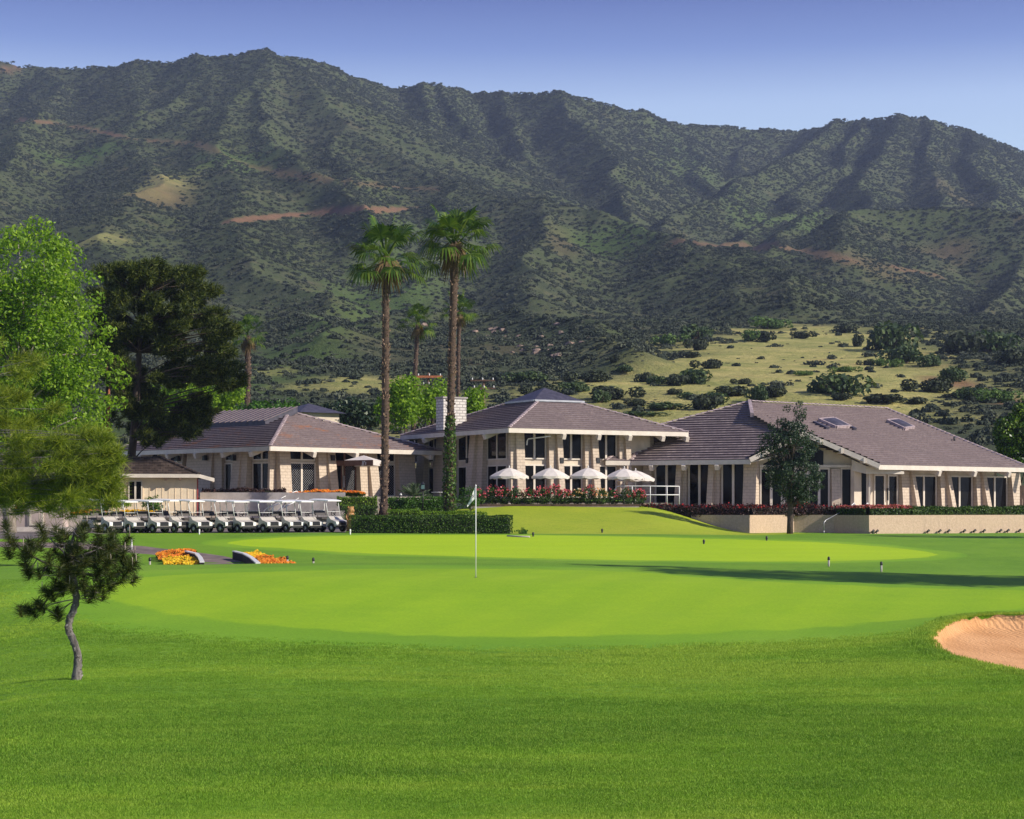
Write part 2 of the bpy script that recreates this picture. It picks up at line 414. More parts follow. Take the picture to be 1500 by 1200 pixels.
scene.cycles.use_denoising=True
# ------------------------------------------------------------------ near ground
GPX=np.array([-700,-300,100,400,750,950,1100,1500,1900,2400],float)
GT=[ # Y : z at each px column
(-30,[-2.6]*10),(10,[-2.62]*10),(14,[-2.66]*10),(17,[-2.85,-2.82,-2.79,-2.79,-2.79,-2.79,-2.79,-2.79,-2.79,-2.79]),
(24,[-3.5,-3.1,-2.78,-2.76,-2.77,-2.77,-2.76,-2.72,-2.7,-2.7]),
(30,[-4.1,-3.55,-2.76,-2.70,-2.73,-2.73,-2.70,-2.62,-2.55,-2.5]),
(36,[-4.0,-3.3,-2.50,-2.46,-2.55,-2.54,-2.50,-2.42,-2.4,-2.4]),
(40,[-3.5,-2.8,-2.14,-2.15,-2.28,-2.28,-2.26,-2.24,-2.3,-2.3]),
(46,[-2.7,-2.2,-1.74,-1.68,-1.73,-1.80,-1.86,-1.98,-2.1,-2.1]),
(51,[-2.3,-1.9,-1.68,-1.64,-1.66,-1.72,-1.80,-2.0,-2.1,-2.1]),
(54,[-2.2,-1.9,-1.72,-1.67,-1.66,-1.73,-1.83,-2.02,-2.1,-2.1]),
(58,[-2.3,-2.1,-1.95,-1.86,-1.84,-1.90,-2.02,-2.2,-2.3,-2.3]),
(64,[-2.7,-2.65,-2.6,-2.55,-2.55,-2.52,-2.55,-2.62,-2.7,-2.7]),
(72,[-2.8,-2.8,-2.75,-2.75,-2.75,-2.75,-2.78,-2.8,-2.8,-2.8]),
(80,[-2.6,-2.6,-2.6,-2.6,-2.62,-2.66,-2.74,-2.8,-2.8,-2.8]),
(88,[-2.35,-2.38,-2.42,-2.46,-2.48,-2.5,-2.55,-2.6,-2.6,-2.6]),
(96,[-1.9,-1.92,-1.98,-2.03,-2.05,-2.08,-2.15,-2.25,-2.2,-2.2]),
(104,[-1.5,-1.5,-1.53,-1.60,-1.63,-1.66,-1.74,-1.85,-1.9,-1.9]),
(108,[-1.5,-1.5,-1.5,-1.54,-1.58,-1.62,-1.74,-1.8,-1.8,-1.8]),
(113,[-1.5,-1.5,-1.5,-1.5,-1.08,-1.10,-1.73,-1.78,-1.8,-1.8]),
(118,[-1.5,-1.5,-1.5,-1.5,-0.50,-0.55,-1.73,-1.77,-1.8,-1.8]),
(122,[-1.4,-1.4,-1.45,-1.45,-0.06,-0.12,-1.70,-1.75,-1.8,-1.8]),
(126,[-0.6,-0.6,-0.6,-0.6,0.02,0.0,-1.2,-1.2,-1.3,-1.3]),
(132,[0.2,0.2,0.2,0.2,0.2,0.1,-0.75,-0.75,-0.8,-0.8]),
(150,[0.4]*10),(400,[0.4]*10)]
GY=np.array([r[0] for r in GT],float); GZ=np.array([r[1] for r in GT],float)
def pchip_rows(Y):
    """monotone cubic along Y for each column -> (n, ncol)"""
    h=np.diff(GY); d=np.diff(GZ,axis=0)/h[:,None]
    m=np.zeros_like(GZ)
    w1=2*h[1:]+h[:-1]; w2=h[1:]+2*h[:-1]
    a,b=d[:-1],d[1:]
    ok=(a*b)>0
    with np.errstate(divide='ignore',invalid='ignore'):
        mm=(w1+w2)[:,None]/(w1[:,None]/a+w2[:,None]/b)
    m[1:-1]=np.where(ok,mm,0)
    i=np.clip(np.searchsorted(GY,Y)-1,0,len(GY)-2)
    t=(Y-GY[i])/h[i]; t=np.clip(t,0,1)
    H=h[i][:,None]; t=t[:,None]
    return ((2*t**3-3*t**2+1)*GZ[i]+(t**3-2*t**2+t)*H*m[i]+(-2*t**3+3*t**2)*GZ[i+1]+(t**3-t**2)*H*m[i+1])
_lat=rng.random((64,64))
def vnoise(x,y):
    xi=np.floor(x).astype(int); yi=np.floor(y).astype(int); fx=x-xi; fy=y-yi
    fx=fx*fx*(3-2*fx); fy=fy*fy*(3-2*fy)
    g=lambda a,b:_lat[a%64,b%64]
    return (g(xi,yi)*(1-fx)+g(xi+1,yi)*fx)*(1-fy)+(g(xi,yi+1)*(1-fx)+g(xi+1,yi+1)*fx)*fy-0.5
def fbm(x,y,oct=4,ridged=False):
    s=0;a=1.0;t=0
    for i in range(oct):
        n=vnoise(x*2**i+17.3*i,y*2**i+9.1*i)
        if ridged: n=0.5-np.abs(n)*2
        s=s+a*n; t+=a; a*=0.5
    return s/t
BK=None   # bunker polygon, set below
def poly_sd(poly,x,y):
    """signed distance, positive inside"""
    p=np.asarray(poly,float); q=np.roll(p,-1,0)
    d2=np.full(x.shape,1e18); ins=np.zeros(x.shape,bool)
    for (ax,ay),(bx,by) in zip(p,q):
        ex,ey=bx-ax,by-ay; L2=ex*ex+ey*ey+1e-12
        t=np.clip(((x-ax)*ex+(y-ay)*ey)/L2,0,1)
        d2=np.minimum(d2,(x-ax-t*ex)**2+(y-ay-t*ey)**2)
        c=((ay>y)!=(by>y))
        with np.errstate(divide='ignore',invalid='ignore'):
            xx=(bx-ax)*(y-ay)/(by-ay+1e-12)+ax
        ins^=(c&(x<xx))
    return np.where(ins,1,-1)*np.sqrt(d2)
def nearz0(x,Y):
    x=np.atleast_1d(np.asarray(x,float)); Y=np.atleast_1d(np.asarray(Y,float))
    rows=pchip_rows(np.clip(Y,GY[0],GY[-1]))
    px=750+F*x/np.maximum(Y,22)
    i=np.clip(np.searchsorted(GPX,px)-1,0,len(GPX)-2)
    t=np.clip((px-GPX[i])/(GPX[i+1]-GPX[i]),0,1); t=t*t*(3-2*t)*0.6+t*0.4
    r=np.arange(len(x))
    z=rows[r,i]*(1-t)+rows[r,i+1]*t
    k=np.clip((Y-8)/10,0,1)*np.clip((112-Y)/15,0,1)
    return z+k*(fbm(x*0.13,Y*0.13,3)*0.10+fbm(x*0.5,Y*0.5,2)*0.03)
def nearz(x,Y):
    z=nearz0(x,Y)
    if BK is not None:
        x=np.atleast_1d(np.asarray(x,float)); Y=np.atleast_1d(np.asarray(Y,float))
        m=(Y<60)&(x>5)
        if m.any():
            sdv=poly_sd(BK,x[m],Y[m])
            dz=-0.16*np.clip(sdv/0.12,0,1)-0.34*np.clip(sdv/2.2,0,1)**0.8+0.05*np.exp(-(sdv/0.6)**2)*(sdv<0.05)
            z[m]+=dz
    return z
def gz(x,y): return float(nearz(x,y)[0])
def GP(px,py,y0=14,y1=140,fn=None):
    """point where the ray through photo pixel meets the ground"""
    Y=np.linspace(y0,y1,2600); x=(px-750)/F*Y; zr=(HZ-py)/F*Y
    g=(fn or nearz0)(x,Y)
    k=np.argmax(zr<=g)
    if not (zr<=g).any(): k=len(Y)-1
    return Vector((x[k],Y[k],g[k]))
def smooth_poly(pts,n=8):
    """Catmull-Rom closed"""
    p=[np.array(q[:2],float) for q in pts]; out=[]; m=len(p)
    for i in range(m):
        a,b,c,d=p[i-1],p[i],p[(i+1)%m],p[(i+2)%m]
        for k in range(n):
            t=k/n
            out.append(0.5*((2*b)+(-a+c)*t+(2*a-5*b+4*c-d)*t*t+(-a+3*b-3*c+d)*t**3))
    return np.array(out)
def ground_poly(pix,y0=14,y1=140,sm=6):
    return smooth_poly([GP(a,b,y0,y1) for a,b in pix],sm)
BK_pix=[(1355,942),(1368,924),(1402,909),(1455,903),(1530,903),(1640,906),(1700,940),(1640,1005),(1540,996),(1480,986),(1420,974),(1374,960)]
BKp=ground_poly(BK_pix,20,48)
GR=ground_poly([(150,868),(215,846),(330,840),(560,834),(750,834),(900,838),(1020,846),(1200,857),(1400,864),(1560,868),(1640,880),(1500,888),(1385,902),(1240,914),(1080,923),(900,929),(720,931),(560,926),(420,917),(310,905),(220,888)],30,54.5)
GRC=ground_poly([(60,868),(150,840),(330,831),(560,829),(750,829),(900,831),(1020,838),(1200,848),(1400,855),(1600,858),(1720,882),(1560,894),(1420,905),(1260,921),(1080,931),(900,938),(720,940),(540,937),(380,927),(260,916),(140,894)],30,55.5)
PG=ground_poly([(335,796),(380,790),(470,786),(600,784),(750,784),(950,787),(1120,792),(1260,799),(1350,808),(1368,813),(1330,818),(1200,822),(1050,822),(900,820),(760,817),(620,813),(500,808),(400,802)],75,110)
BK=BKp
PATH_L=[(120,806),(175,802),(230,806),(280,812),(322,820),(340,838)]
def ribbon(pix,wd,y0,y1):
    c=[GP(a,b,y0,y1).to_2d() for a,b in pix]; l=[];r=[]
    for i in range(len(c)):
        d=(c[min(i+1,len(c)-1)]-c[max(i-1,0)]).normalized(); n=Vector((-d.y,d.x))
        ww=wd[i] if hasattr(wd,'__len__') else wd
        l.append(c[i]+n*ww); r.append(c[i]-n*ww)
    return np.array([tuple(q) for q in l]+[tuple(q) for q in r[::-1]])
PTH=ribbon([(-20,797),(90,799),(180,803),(250,810),(300,816),(325,823),(327,826)],[1.5,1.5,1.4,1.2,1.0,1.0,1.0],76,106)
e0=Vector(PTH[6]); 
# the path runs on down into the dip behind the near green
pe=GP(327,826,76,106); PTH=np.vstack([PTH[:6],[(pe.x-1.05,pe.y-0.5),(pe.x-1.0,72),(pe.x-0.9,60)],[(pe.x+1.1,60),(pe.x+1.0,72),(pe.x+1.0,pe.y+0.2)],PTH[8:]])
ROADP=np.array([(PX(-500,100),100),(PX(-300,99),99.2),(PX(30,97.5),99.0),(PX(90,100),101.5),(PX(130,104),104.2),(PX(505,108),108.0),(PX(512,114),114),(PX(512,122),122),(PX(-600,122),122)])
BANK=np.array([(PX(752,106.6),106.6),(PX(900,107),107),(PX(1000,107.8),107.8),(PX(1120,110),110.5),(PX(1190,117),117),(PX(1100,120),120),(PX(930,123.4),123.4),(PX(620,123.4),123.4),(PX(640,115),115)])
SOIL=np.array([(PX(514,107),106.9),(PX(752,107),106.6),(PX(700,114),114),(PX(640,122),122.6),(PX(514,122.6),122.6)])

ys=np.concatenate([-np.geomspace(700,30,14),np.linspace(-25,12,10),np.linspace(13,60,190)[0:],np.linspace(60.4,112,150),np.linspace(112.4,132,80),np.linspace(133,150,12)])
us=np.linspace(-1,1,340)
YY,UU=np.meshgrid(ys,us,indexing='ij')
XX=UU*(9+np.clip(YY,0,None)*0.345+np.clip(-YY,0,None)*0.9)
ZZg=nearz(XX.ravel(),YY.ravel())
GV=np.stack([XX.ravel(),YY.ravel(),ZZg],1)
nr,nc=XX.shape
a=(np.arange(nr-1)[:,None]*nc+np.arange(nc-1)[None,:]).ravel()
TRI=np.concatenate([np.stack([a,a+1,a+nc+1],1),np.stack([a,a+nc+1,a+nc],1)])

def split(V,T,f):
    """split triangles by sign of vertex function f -> (V', T_in, T_out, f extended)"""
    s=f>=0
    c=s[T].sum(1)
    Tin=[T[c==3]]; Tout=[T[c==0]]
    mix=T[(c>0)&(c<3)]
    nv=[];cache={};base=len(V)
    def cut(i,j):
        k=(i,j) if i<j else (j,i)
        if k not in cache:
            t=f[k[0]]/(f[k[0]]-f[k[1]]); cache[k]=base+len(nv); nv.append(V[k[0]]*(1-t)+V[k[1]]*t)
        return cache[k]
    li=[];lo=[]
    for tr in mix:
        tr=[int(q) for q in tr]
        pin=[];pout=[]
        for q in range(3):
            i,j=tr[q],tr[(q+1)%3]
            (pin if s[i] else pout).append(i)
            if s[i]!=s[j]:
                e=cut(i,j); pin.append(e); pout.append(e)
        for pl,l in ((pin,li),(pout,lo)):
            for q in range(1,len(pl)-1): l.append((pl[0],pl[q],pl[q+1]))
    V2=np.vstack([V,np.array(nv).reshape(-1,3)]) if nv else V
    if li: Tin.append(np.array(li)); 
    if lo: Tout.append(np.array(lo))
    return V2,np.vstack(Tin),np.vstack(Tout)
def compact(V,T):
    u,inv=np.unique(T.ravel(),return_inverse=True)
    return V[u],inv.reshape(-1,3)
zones=[('bunker_sand',BKp,'sand',(20,60)),('golf_green',GR,'green',(28,70)),('green_collar',('off',GR,2.3),'collar',(26,76)),('putting_green',PG,'putting',(70,112)),('putting_collar',('off',PG,1.5),'pcollar',(70,114)),('cart_path',PTH,'path',(55,112)),('cart_lot',ROADP,'lot',(95,125)),('planting_bed',SOIL,'soil',(100,125)),('lawn_bank',BANK,'bank',(100,126))]
V=GV;T=TRI
ZONEV={}
for nm,poly,mt,(ya,yb) in zones:
    f=np.full(len(V),-50.0); m=(V[:,1]>ya)&(V[:,1]<yb)
    if isinstance(poly,tuple): f[m]=poly_sd(poly[1],V[m,0],V[m,1])+poly[2]*(1+0.35*fbm(V[m,0]*0.25,V[m,1]*0.25,2))
    else: f[m]=poly_sd(poly,V[m,0],V[m,1])
    V,Ti,T=split(V,T,f)
    v,t=compact(V,Ti)
    me=np_mesh(nm,v,t,True)
    if isinstance(poly,tuple):
        at=me.attributes.new('cut','FLOAT','POINT'); at.data.foreach_set('value',np.clip(-poly_sd(poly[1],v[:,0],v[:,1])/poly[2],0,1).astype(np.float32))
    o=link_mesh(nm,me,M[mt]); tag(o,kind='structure')
v,t=compact(V,T)
tag(link_mesh('lawn',np_mesh('lawn',v,t,True),M['rough']),kind='structure')

# grass blades standing in the rough: tufts copied over the near lawn (nobody could count them)
def instancer(name, pts, rots, scs, protos, mat=None):
    """one stuff object: point cloud mesh + geometry nodes placing the tuft meshes"""
    me=bpy.data.meshes.new(name); n=len(pts)
    me.vertices.add(n); me.vertices.foreach_set('co',np.asarray(pts,np.float32).ravel())
    for an,arr,ty in (('rz',rots,'FLOAT'),('sc',scs,'FLOAT')):
        at=me.attributes.new(an,ty,'POINT'); at.data.foreach_set('value',np.asarray(arr,np.float32))
    at=me.attributes.new('pick','INT','POINT'); at.data.foreach_set('value',rng.integers(0,len(protos),n).astype(np.int32))
    o=bpy.data.objects.new(name,me); COL.objects.link(o)
    coll=bpy.data.collections.new(name+'_shapes')
    for p in protos: coll.objects.link(p)
    ng=bpy.data.node_groups.new(name,'GeometryNodeTree')
    ng.interface.new_socket('Geometry',in_out='INPUT',socket_type='NodeSocketGeometry')
    ng.interface.new_socket('Geometry',in_out='OUTPUT',socket_type='NodeSocketGeometry')
    gi=ng.nodes.new('NodeGroupInput'); go=ng.nodes.new('NodeGroupOutput')
    ci=ng.nodes.new('GeometryNodeCollectionInfo'); ci.inputs['Collection'].default_value=coll
    ci.inputs['Separate Children'].default_value=True; ci.inputs['Reset Children'].default_value=True
    ip=ng.nodes.new('GeometryNodeInstanceOnPoints'); ip.inputs['Pick Instance'].default_value=True
    def attr(nm,ty):
        q=ng.nodes.new('GeometryNodeInputNamedAttribute'); q.data_type=ty; q.inputs['Name'].default_value=nm; return q.outputs['Attribute']
    cx=ng.nodes.new('ShaderNodeCombineXYZ'); ng.links.new(attr('rz','FLOAT'),cx.inputs[2])
    ng.links.new(gi.outputs[0],ip.inputs['Points']); ng.links.new(ci.outputs[0],ip.inputs['Instance'])
    ng.links.new(attr('pick','INT'),ip.inputs['Instance Index'])
    ng.links.new(cx.outputs[0],ip.inputs['Rotation']); ng.links.new(attr('sc','FLOAT'),ip.inputs['Scale'])
    ng.links.new(ip.outputs[0],go.inputs[0])
    md=o.modifiers.new('scatter','NODES'); md.node_group=ng
    return o
def tuft(name,n,rad,h,wd,mat):
    vs=[];fs=[]
    for i in range(n):
        a=rng.random()*6.283; r=rad*math.sqrt(rng.random()); x,y=r*math.cos(a),r*math.sin(a)
        b=rng.random()*6.283; hh=h*(0.6+0.6*rng.random()); ln=hh*(0.2+0.6*rng.random())
        dx,dy=math.cos(b)*wd/2,math.sin(b)*wd/2; c=rng.random()*6.283; lx,ly=math.cos(c)*ln,math.sin(c)*ln
        k=len(vs); vs+=[(x-dx,y-dy,-0.005),(x+dx,y+dy,-0.005),(x+dx*0.6+lx*0.4,y+dy*0.6+ly*0.4,hh*0.65),(x-dx*0.6+lx*0.4,y-dy*0.6+ly*0.4,hh*0.65),(x+lx,y+ly,hh)]
        fs+=[(k,k+1,k+2,k+3),(k+3,k+2,k+4)]
    me=bpy.data.meshes.new(name); me.from_pydata(vs,[],fs); me.materials.append(mat)
    return bpy.data.objects.new(name,me)
tufts=[tuft('grass_tuft',36,0.11,0.021,0.005,M['blade']) for _ in range(5)]
npt=95000
Yt=14.5+(46-14.5)*rng.random(npt*2)**1.25
Xt=(rng.random(npt*2)*2-1)*(Yt*0.31+0.6)
keep=(poly_sd(GR,Xt,Yt)+2.1+1.2*(rng.random(len(Xt))-0.5)<0.0)&(poly_sd(BKp,Xt,Yt)<0.03)
Xt=Xt[keep][:npt];Yt=Yt[keep][:npt]
sc=(0.75+0.6*rng.random(len(Xt)))*(1+0.5*fbm(Xt*0.35,Yt*0.35,3)*2)
tag(instancer('grass',np.stack([Xt,Yt,nearz(Xt,Yt)],1),rng.random(len(Xt))*6.283,sc,tufts),kind='stuff')
# taller fringe round the bunker lip
bl=[]
q=np.vstack([BKp,BKp[:1]])
for (ax,ay),(bx,by) in zip(q[:-1],q[1:]):
    d=math.hypot(bx-ax,by-ay)
    for k in range(int(d*60)+1):
        t_=rng.random(); nx,ny=(by-ay)/max(d,1e-6),-(bx-ax)/max(d,1e-6); off=abs(rng.normal())*0.10
        bl.append((ax+(bx-ax)*t_,ay+(by-ay)*t_,off))
bl=np.array(bl); cx_,cy_=BKp.mean(0)
dx=bl[:,0]-cx_;dy=bl[:,1]-cy_;dl=np.hypot(dx,dy); bl[:,0]+=dx/dl*bl[:,2]; bl[:,1]+=dy/dl*bl[:,2]
bl=bl[(np.abs(bl[:,0])<bl[:,1]*0.33)]
tag(instancer('bunker_edge_grass',np.stack([bl[:,0],bl[:,1],nearz(bl[:,0],bl[:,1])],1),rng.random(len(bl))*6.283,1.3+1.0*rng.random(len(bl)),tufts),kind='stuff')
# ------------------------------------------------------------------ mountains
def base_h(Y):
    return 0.4+0.135*np.clip(Y-152,0,330)+0.10*np.clip(Y-482,0,2000)
RID=[ # (list of (px,py,Y)), side slope
([(-700,60,1500),(-200,105,1520),(0,85,1540),(60,94,1550),(80,98,1550),(130,93,1520),(200,88,1480),(300,78,1440),(345,73,1410),(375,76,1400),(430,77,1420),(470,90,1460),(500,103,1520),(560,124,1620)],.62),
([(560,124,1640),(585,121,1620),(612,119,1600),(640,121,1610),(700,133,1680),(735,131,1650),(760,130,1640),(820,129,1600),(850,137,1620),(900,152,1680),(960,165,1740),(1020,178,1800),(1075,181,1840),(1100,186,1860),(1130,183,1860),(1180,189,1900)],.62),
([(1180,189,1900),(1215,174,1760),(1260,172,1740),(1320,167,1700),(1360,170,1700),(1400,178,1700),(1440,193,1720),(1500,221,1750),(1600,262,1800),(1800,300,1850),(2300,340,1850)],.62),
([(375,72,1400),(450,112,1290),(520,180,1160),(600,242,1050),(660,272,1000),(720,291,950),(780,300,925),(840,313,900),(920,330,860),(1000,353,800),(1060,385,730),(1085,420,650),(1085,450,560)],.50),
([(375,72,1400),(350,150,1180),(315,235,980),(345,320,780),(420,420,600),(470,500,460),(480,560,350)],.42),
([(-60,110,1520),(-40,190,1250),(-80,300,900)],.5),
([(80,98,1550),(60,150,1300),(15,215,1080),(-60,280,880)],.5),
([(200,88,1480),(205,150,1280),(185,225,1080),(215,262,930),(170,350,700),(260,445,550),(330,530,420)],.40),
([(300,78,1440),(270,130,1300),(215,170,1180)],.62),
([(612,119,1600),(640,170,1480),(690,235,1330),(735,285,1180),(770,300,1080)],.68),
([(740,131,1650),(765,190,1510),(800,255,1360),(835,305,1220)],.68),
([(825,129,1600),(862,180,1470),(895,245,1310),(935,305,1160),(975,345,1060)],.62),
([(925,160,1710),(950,215,1580),(985,285,1380)],.68),
([(1100,186,1860),(1090,215,1750),(1060,255,1600)],.7),
([(1215,174,1760),(1165,215,1570),(1095,258,1370),(1030,300,1170),(975,335,1030),(950,350,960)],.60),
([(1320,167,1700),(1290,225,1480),(1285,290,1260),(1290,350,1060),(1240,410,860),(1190,455,700)],.55),
([(1420,186,1700),(1435,250,1450),(1470,320,1180),(1500,400,900),(1470,460,720)],.60),
([(1600,330,950),(1480,316,980),(1400,309,1000),(1330,308,1005),(1280,309,1000),(1240,335,920),(1225,365,840)],.58),
([(375,74,1400),(395,130,1230),(400,190,1080),(430,240,960),(520,300,830),(560,340,740)],.62),
([(300,78,1440),(300,140,1270),(275,190,1130)],.62),
([(470,90,1460),(545,190,1220),(575,235,1100)],.62),
([(640,120,1610),(700,190,1450),(755,240,1310),(800,290,1170)],.72),
([(1020,178,1800),(1010,215,1680),(1030,255,1530),(1040,285,1400)],.72),
([(1260,172,1740),(1225,230,1540),(1180,280,1350),(1130,330,1130),(1080,360,960)],.66),
([(1360,170,1700),(1365,230,1500),(1390,290,1280)],.66),
([(1215,300,1180),(1160,350,960),(1090,400,760),(1060,440,610)],.55),
([(780,300,925),(800,370,760),(790,430,620)],.55),
([(660,272,1000),(650,340,850),(640,420,660)],.55),
([(520,180,1160),(505,250,1000),(520,330,830)],.55),
([(1000,357,880),(1060,365,830),(1120,380,730),(1150,410,630),(1170,445,540)],.45),
([(560,545,420),(620,505,470),(690,478,500),(760,470,495),(820,490,440),(860,520,370),(890,548,300)],.45),
([(-300,300,700),(-100,380,560),(40,440,470),(150,500,380)],.4),
]
def Hz(x,y):
    sh=np.shape(x); x=np.asarray(x,float).ravel(); y=np.asarray(y,float).ravel()
    b=base_h(y); acc=np.exp(np.zeros_like(x)); K=3.0
    wx=x+fbm(x/90,y/90,3)*34; wy=y+fbm(x/90+40,y/90+7,3)*34
    best=[]
    for pts,s in RID:
        if np.mean([q[2] for q in pts])>1000: s=s*1.18
        p=[P(*q) for q in pts]; v=np.full(x.shape,-1e9)
        for A,B in zip(p[:-1],p[1:]):
            ex,ey=B.x-A.x,B.y-A.y; L2=ex*ex+ey*ey
            t=np.clip(((wx-A.x)*ex+(wy-A.y)*ey)/L2,0,1)
            d=np.hypot(wx-A.x-t*ex,wy-A.y-t*ey)
            h=A.z+(B.z-A.z)*t
            hb=base_h(A.y+(B.y-A.y)*t)
            hh=np.maximum(h-hb,4.0)
            v=np.maximum(v,b+hh*np.clip(1-s*d/(hh*1.4),0,1)**1.4)
        best.append(v)
    st=np.stack([np.minimum(v,1e4) for v in best])-b[None]
    st=np.maximum(st,0)
    z=b+K*np.log(np.exp(np.minimum(st,600)/K).sum(0)-len(best)+1)
    far=np.clip((y-330)/300,0,1)
    z=z+far*(fbm(x/85,y/85,4,True)*4.5+fbm(x/26,y/26,3,True)*2.4)+np.clip((y-160)/80,0,1)*fbm(x/24,y/24,3)*1.6
    z=z-3.6*np.clip((y-1000)/300,0,1)
    k=np.clip((y-150)/14,0,1)
    z=0.4*(1-k)+z*k
    return z.reshape(sh)
hu=np.concatenate([np.linspace(-0.62,-0.30,60)[:-1],np.linspace(-0.30,0.30,620),np.linspace(0.30,0.62,60)[1:]])
hy=np.concatenate([np.linspace(149.5,500,190)[:-1],np.geomspace(500,2150,300)])
HY,HU=np.meshgrid(hy,hu,indexing='ij'); HX=HU*(HY+60)
HZv=Hz(HX,HY)
hr,hc=HX.shape
HV=np.stack([HX.ravel(),HY.ravel(),HZv.ravel()],1)
a=(np.arange(hr-1)[:,None]*hc+np.arange(hc-1)[None,:]).ravel()
HQ=np.stack([a,a+1,a+hc+1,a+hc],1)
hme=np_mesh('mountains',HV,HQ,True)
def hz_at(x,y): return float(Hz(np.array([x]),np.array([y]))[0])
_Yr=np.geomspace(152,2100,3000)
def HP(px,py):
    """point of the hillside seen through a photo pixel"""
    x=(px-750)/F*_Yr; zr=(HZ-py)/F*_Yr
    g=Hz(x,_Yr); m=zr<=g
    k=int(np.argmax(m)) if m.any() else len(_Yr)-1
    return Vector((x[k],_Yr[k],g[k]))
# ground colour zones (bare earth, dry grass, tracks), all laid in world metres
def seg_dist(poly,x,y):
    d=np.full(x.shape,1e9)
    for A,B in zip(poly[:-1],poly[1:]):
        ex,ey=B[0]-A[0],B[1]-A[1]; t=np.clip(((x-A[0])*ex+(y-A[1])*ey)/(ex*ex+ey*ey+1e-9),0,1)
        d=np.minimum(d,np.hypot(x-A[0]-t*ex,y-A[1]-t*ey))
    return d
def hill_line(pix,n=6):
    out=[]
    for A,B in zip(pix[:-1],pix[1:]):
        for k in range(n): out.append(HP(A[0]+(B[0]-A[0])*k/n,A[1]+(B[1]-A[1])*k/n).to_2d())
    out.append(HP(*pix[-1]).to_2d())
    return out
vx,vy=HV[:,0],HV[:,1]
dirt=np.zeros(len(HV)); dry=np.zeros(len(HV)); lush=np.zeros(len(HV))
def add_track(pix,wd,amt=1.0):
    global dirt
    ln=hill_line(pix); d=seg_dist(ln,vx,vy); dirt=np.maximum(dirt,amt*np.clip(1.6-d/wd,0,1))
add_track([(25,176),(75,180),(130,190),(190,203),(225,207)],1.8,0.6)
add_track([(225,207),(290,212),(370,245),(430,258),(540,270),(640,279)],2.5,0.35)
add_track([(330,326),(380,320),(440,314),(500,309),(560,307),(610,306)],1.9,0.75)
add_track([(0,104),(25,100)],3,0.6)
add_track([(985,355),(1060,360),(1130,362),(1180,368),(1250,383)],3.0,0.5)
add_track([(1310,393),(1345,398),(1375,405)],3.0,0.5)
def add_patch(px,py,rx,ry,arr,amt,ang=0):
    c=HP(px,py); t=HP(px,py-ry); ex=rx/F*c.y; ey=max(4.0,abs(t.y-c.y))
    n_=fbm(vx/14,vy/14,3)*0.9
    d=np.hypot((vx-c.x)/ex,(vy-c.y)/ey)+n_
    return np.maximum(arr,amt*np.clip(1.5-d*1.0,0,1))
for (px,py,rx,ry,am) in ((540,562,70,11,0.8),(450,566,45,6,0.5),(590,556,30,6,0.6),(700,580,40,6,0.6),(400,545,40,8,0.35),(240,262,40,7,0.5),(150,345,36,6,0.5),(235,285,22,10,0.3)):
    dry=add_patch(px,py,rx,ry,dry,am)
for (px,py,rx,ry,am) in ((240,285,40,20,0.3),(600,510,80,8,0.12),(1390,370,50,16,0.22),(1290,395,40,10,0.22),(820,350,24,5,.2),(740,510,50,6,0.15),(690,530,26,5,.15),(1400,285,40,10,0.2),(1390,560,30,8,0.8),(1480,588,40,7,0.7)):
    dirt=add_patch(px,py,rx,ry,dirt,am)
for (px,py,rx,ry,am) in ((120,235,60,12,0.7),(330,235,60,14,0.6),(560,440,80,40,0.6),(470,480,60,50,0.5),(640,340,70,30,.4),(1010,250,50,40,.3),(1150,330,60,25,0.5),(900,360,70,25,.6)):
    lush=add_patch(px,py,rx,ry,lush,am)
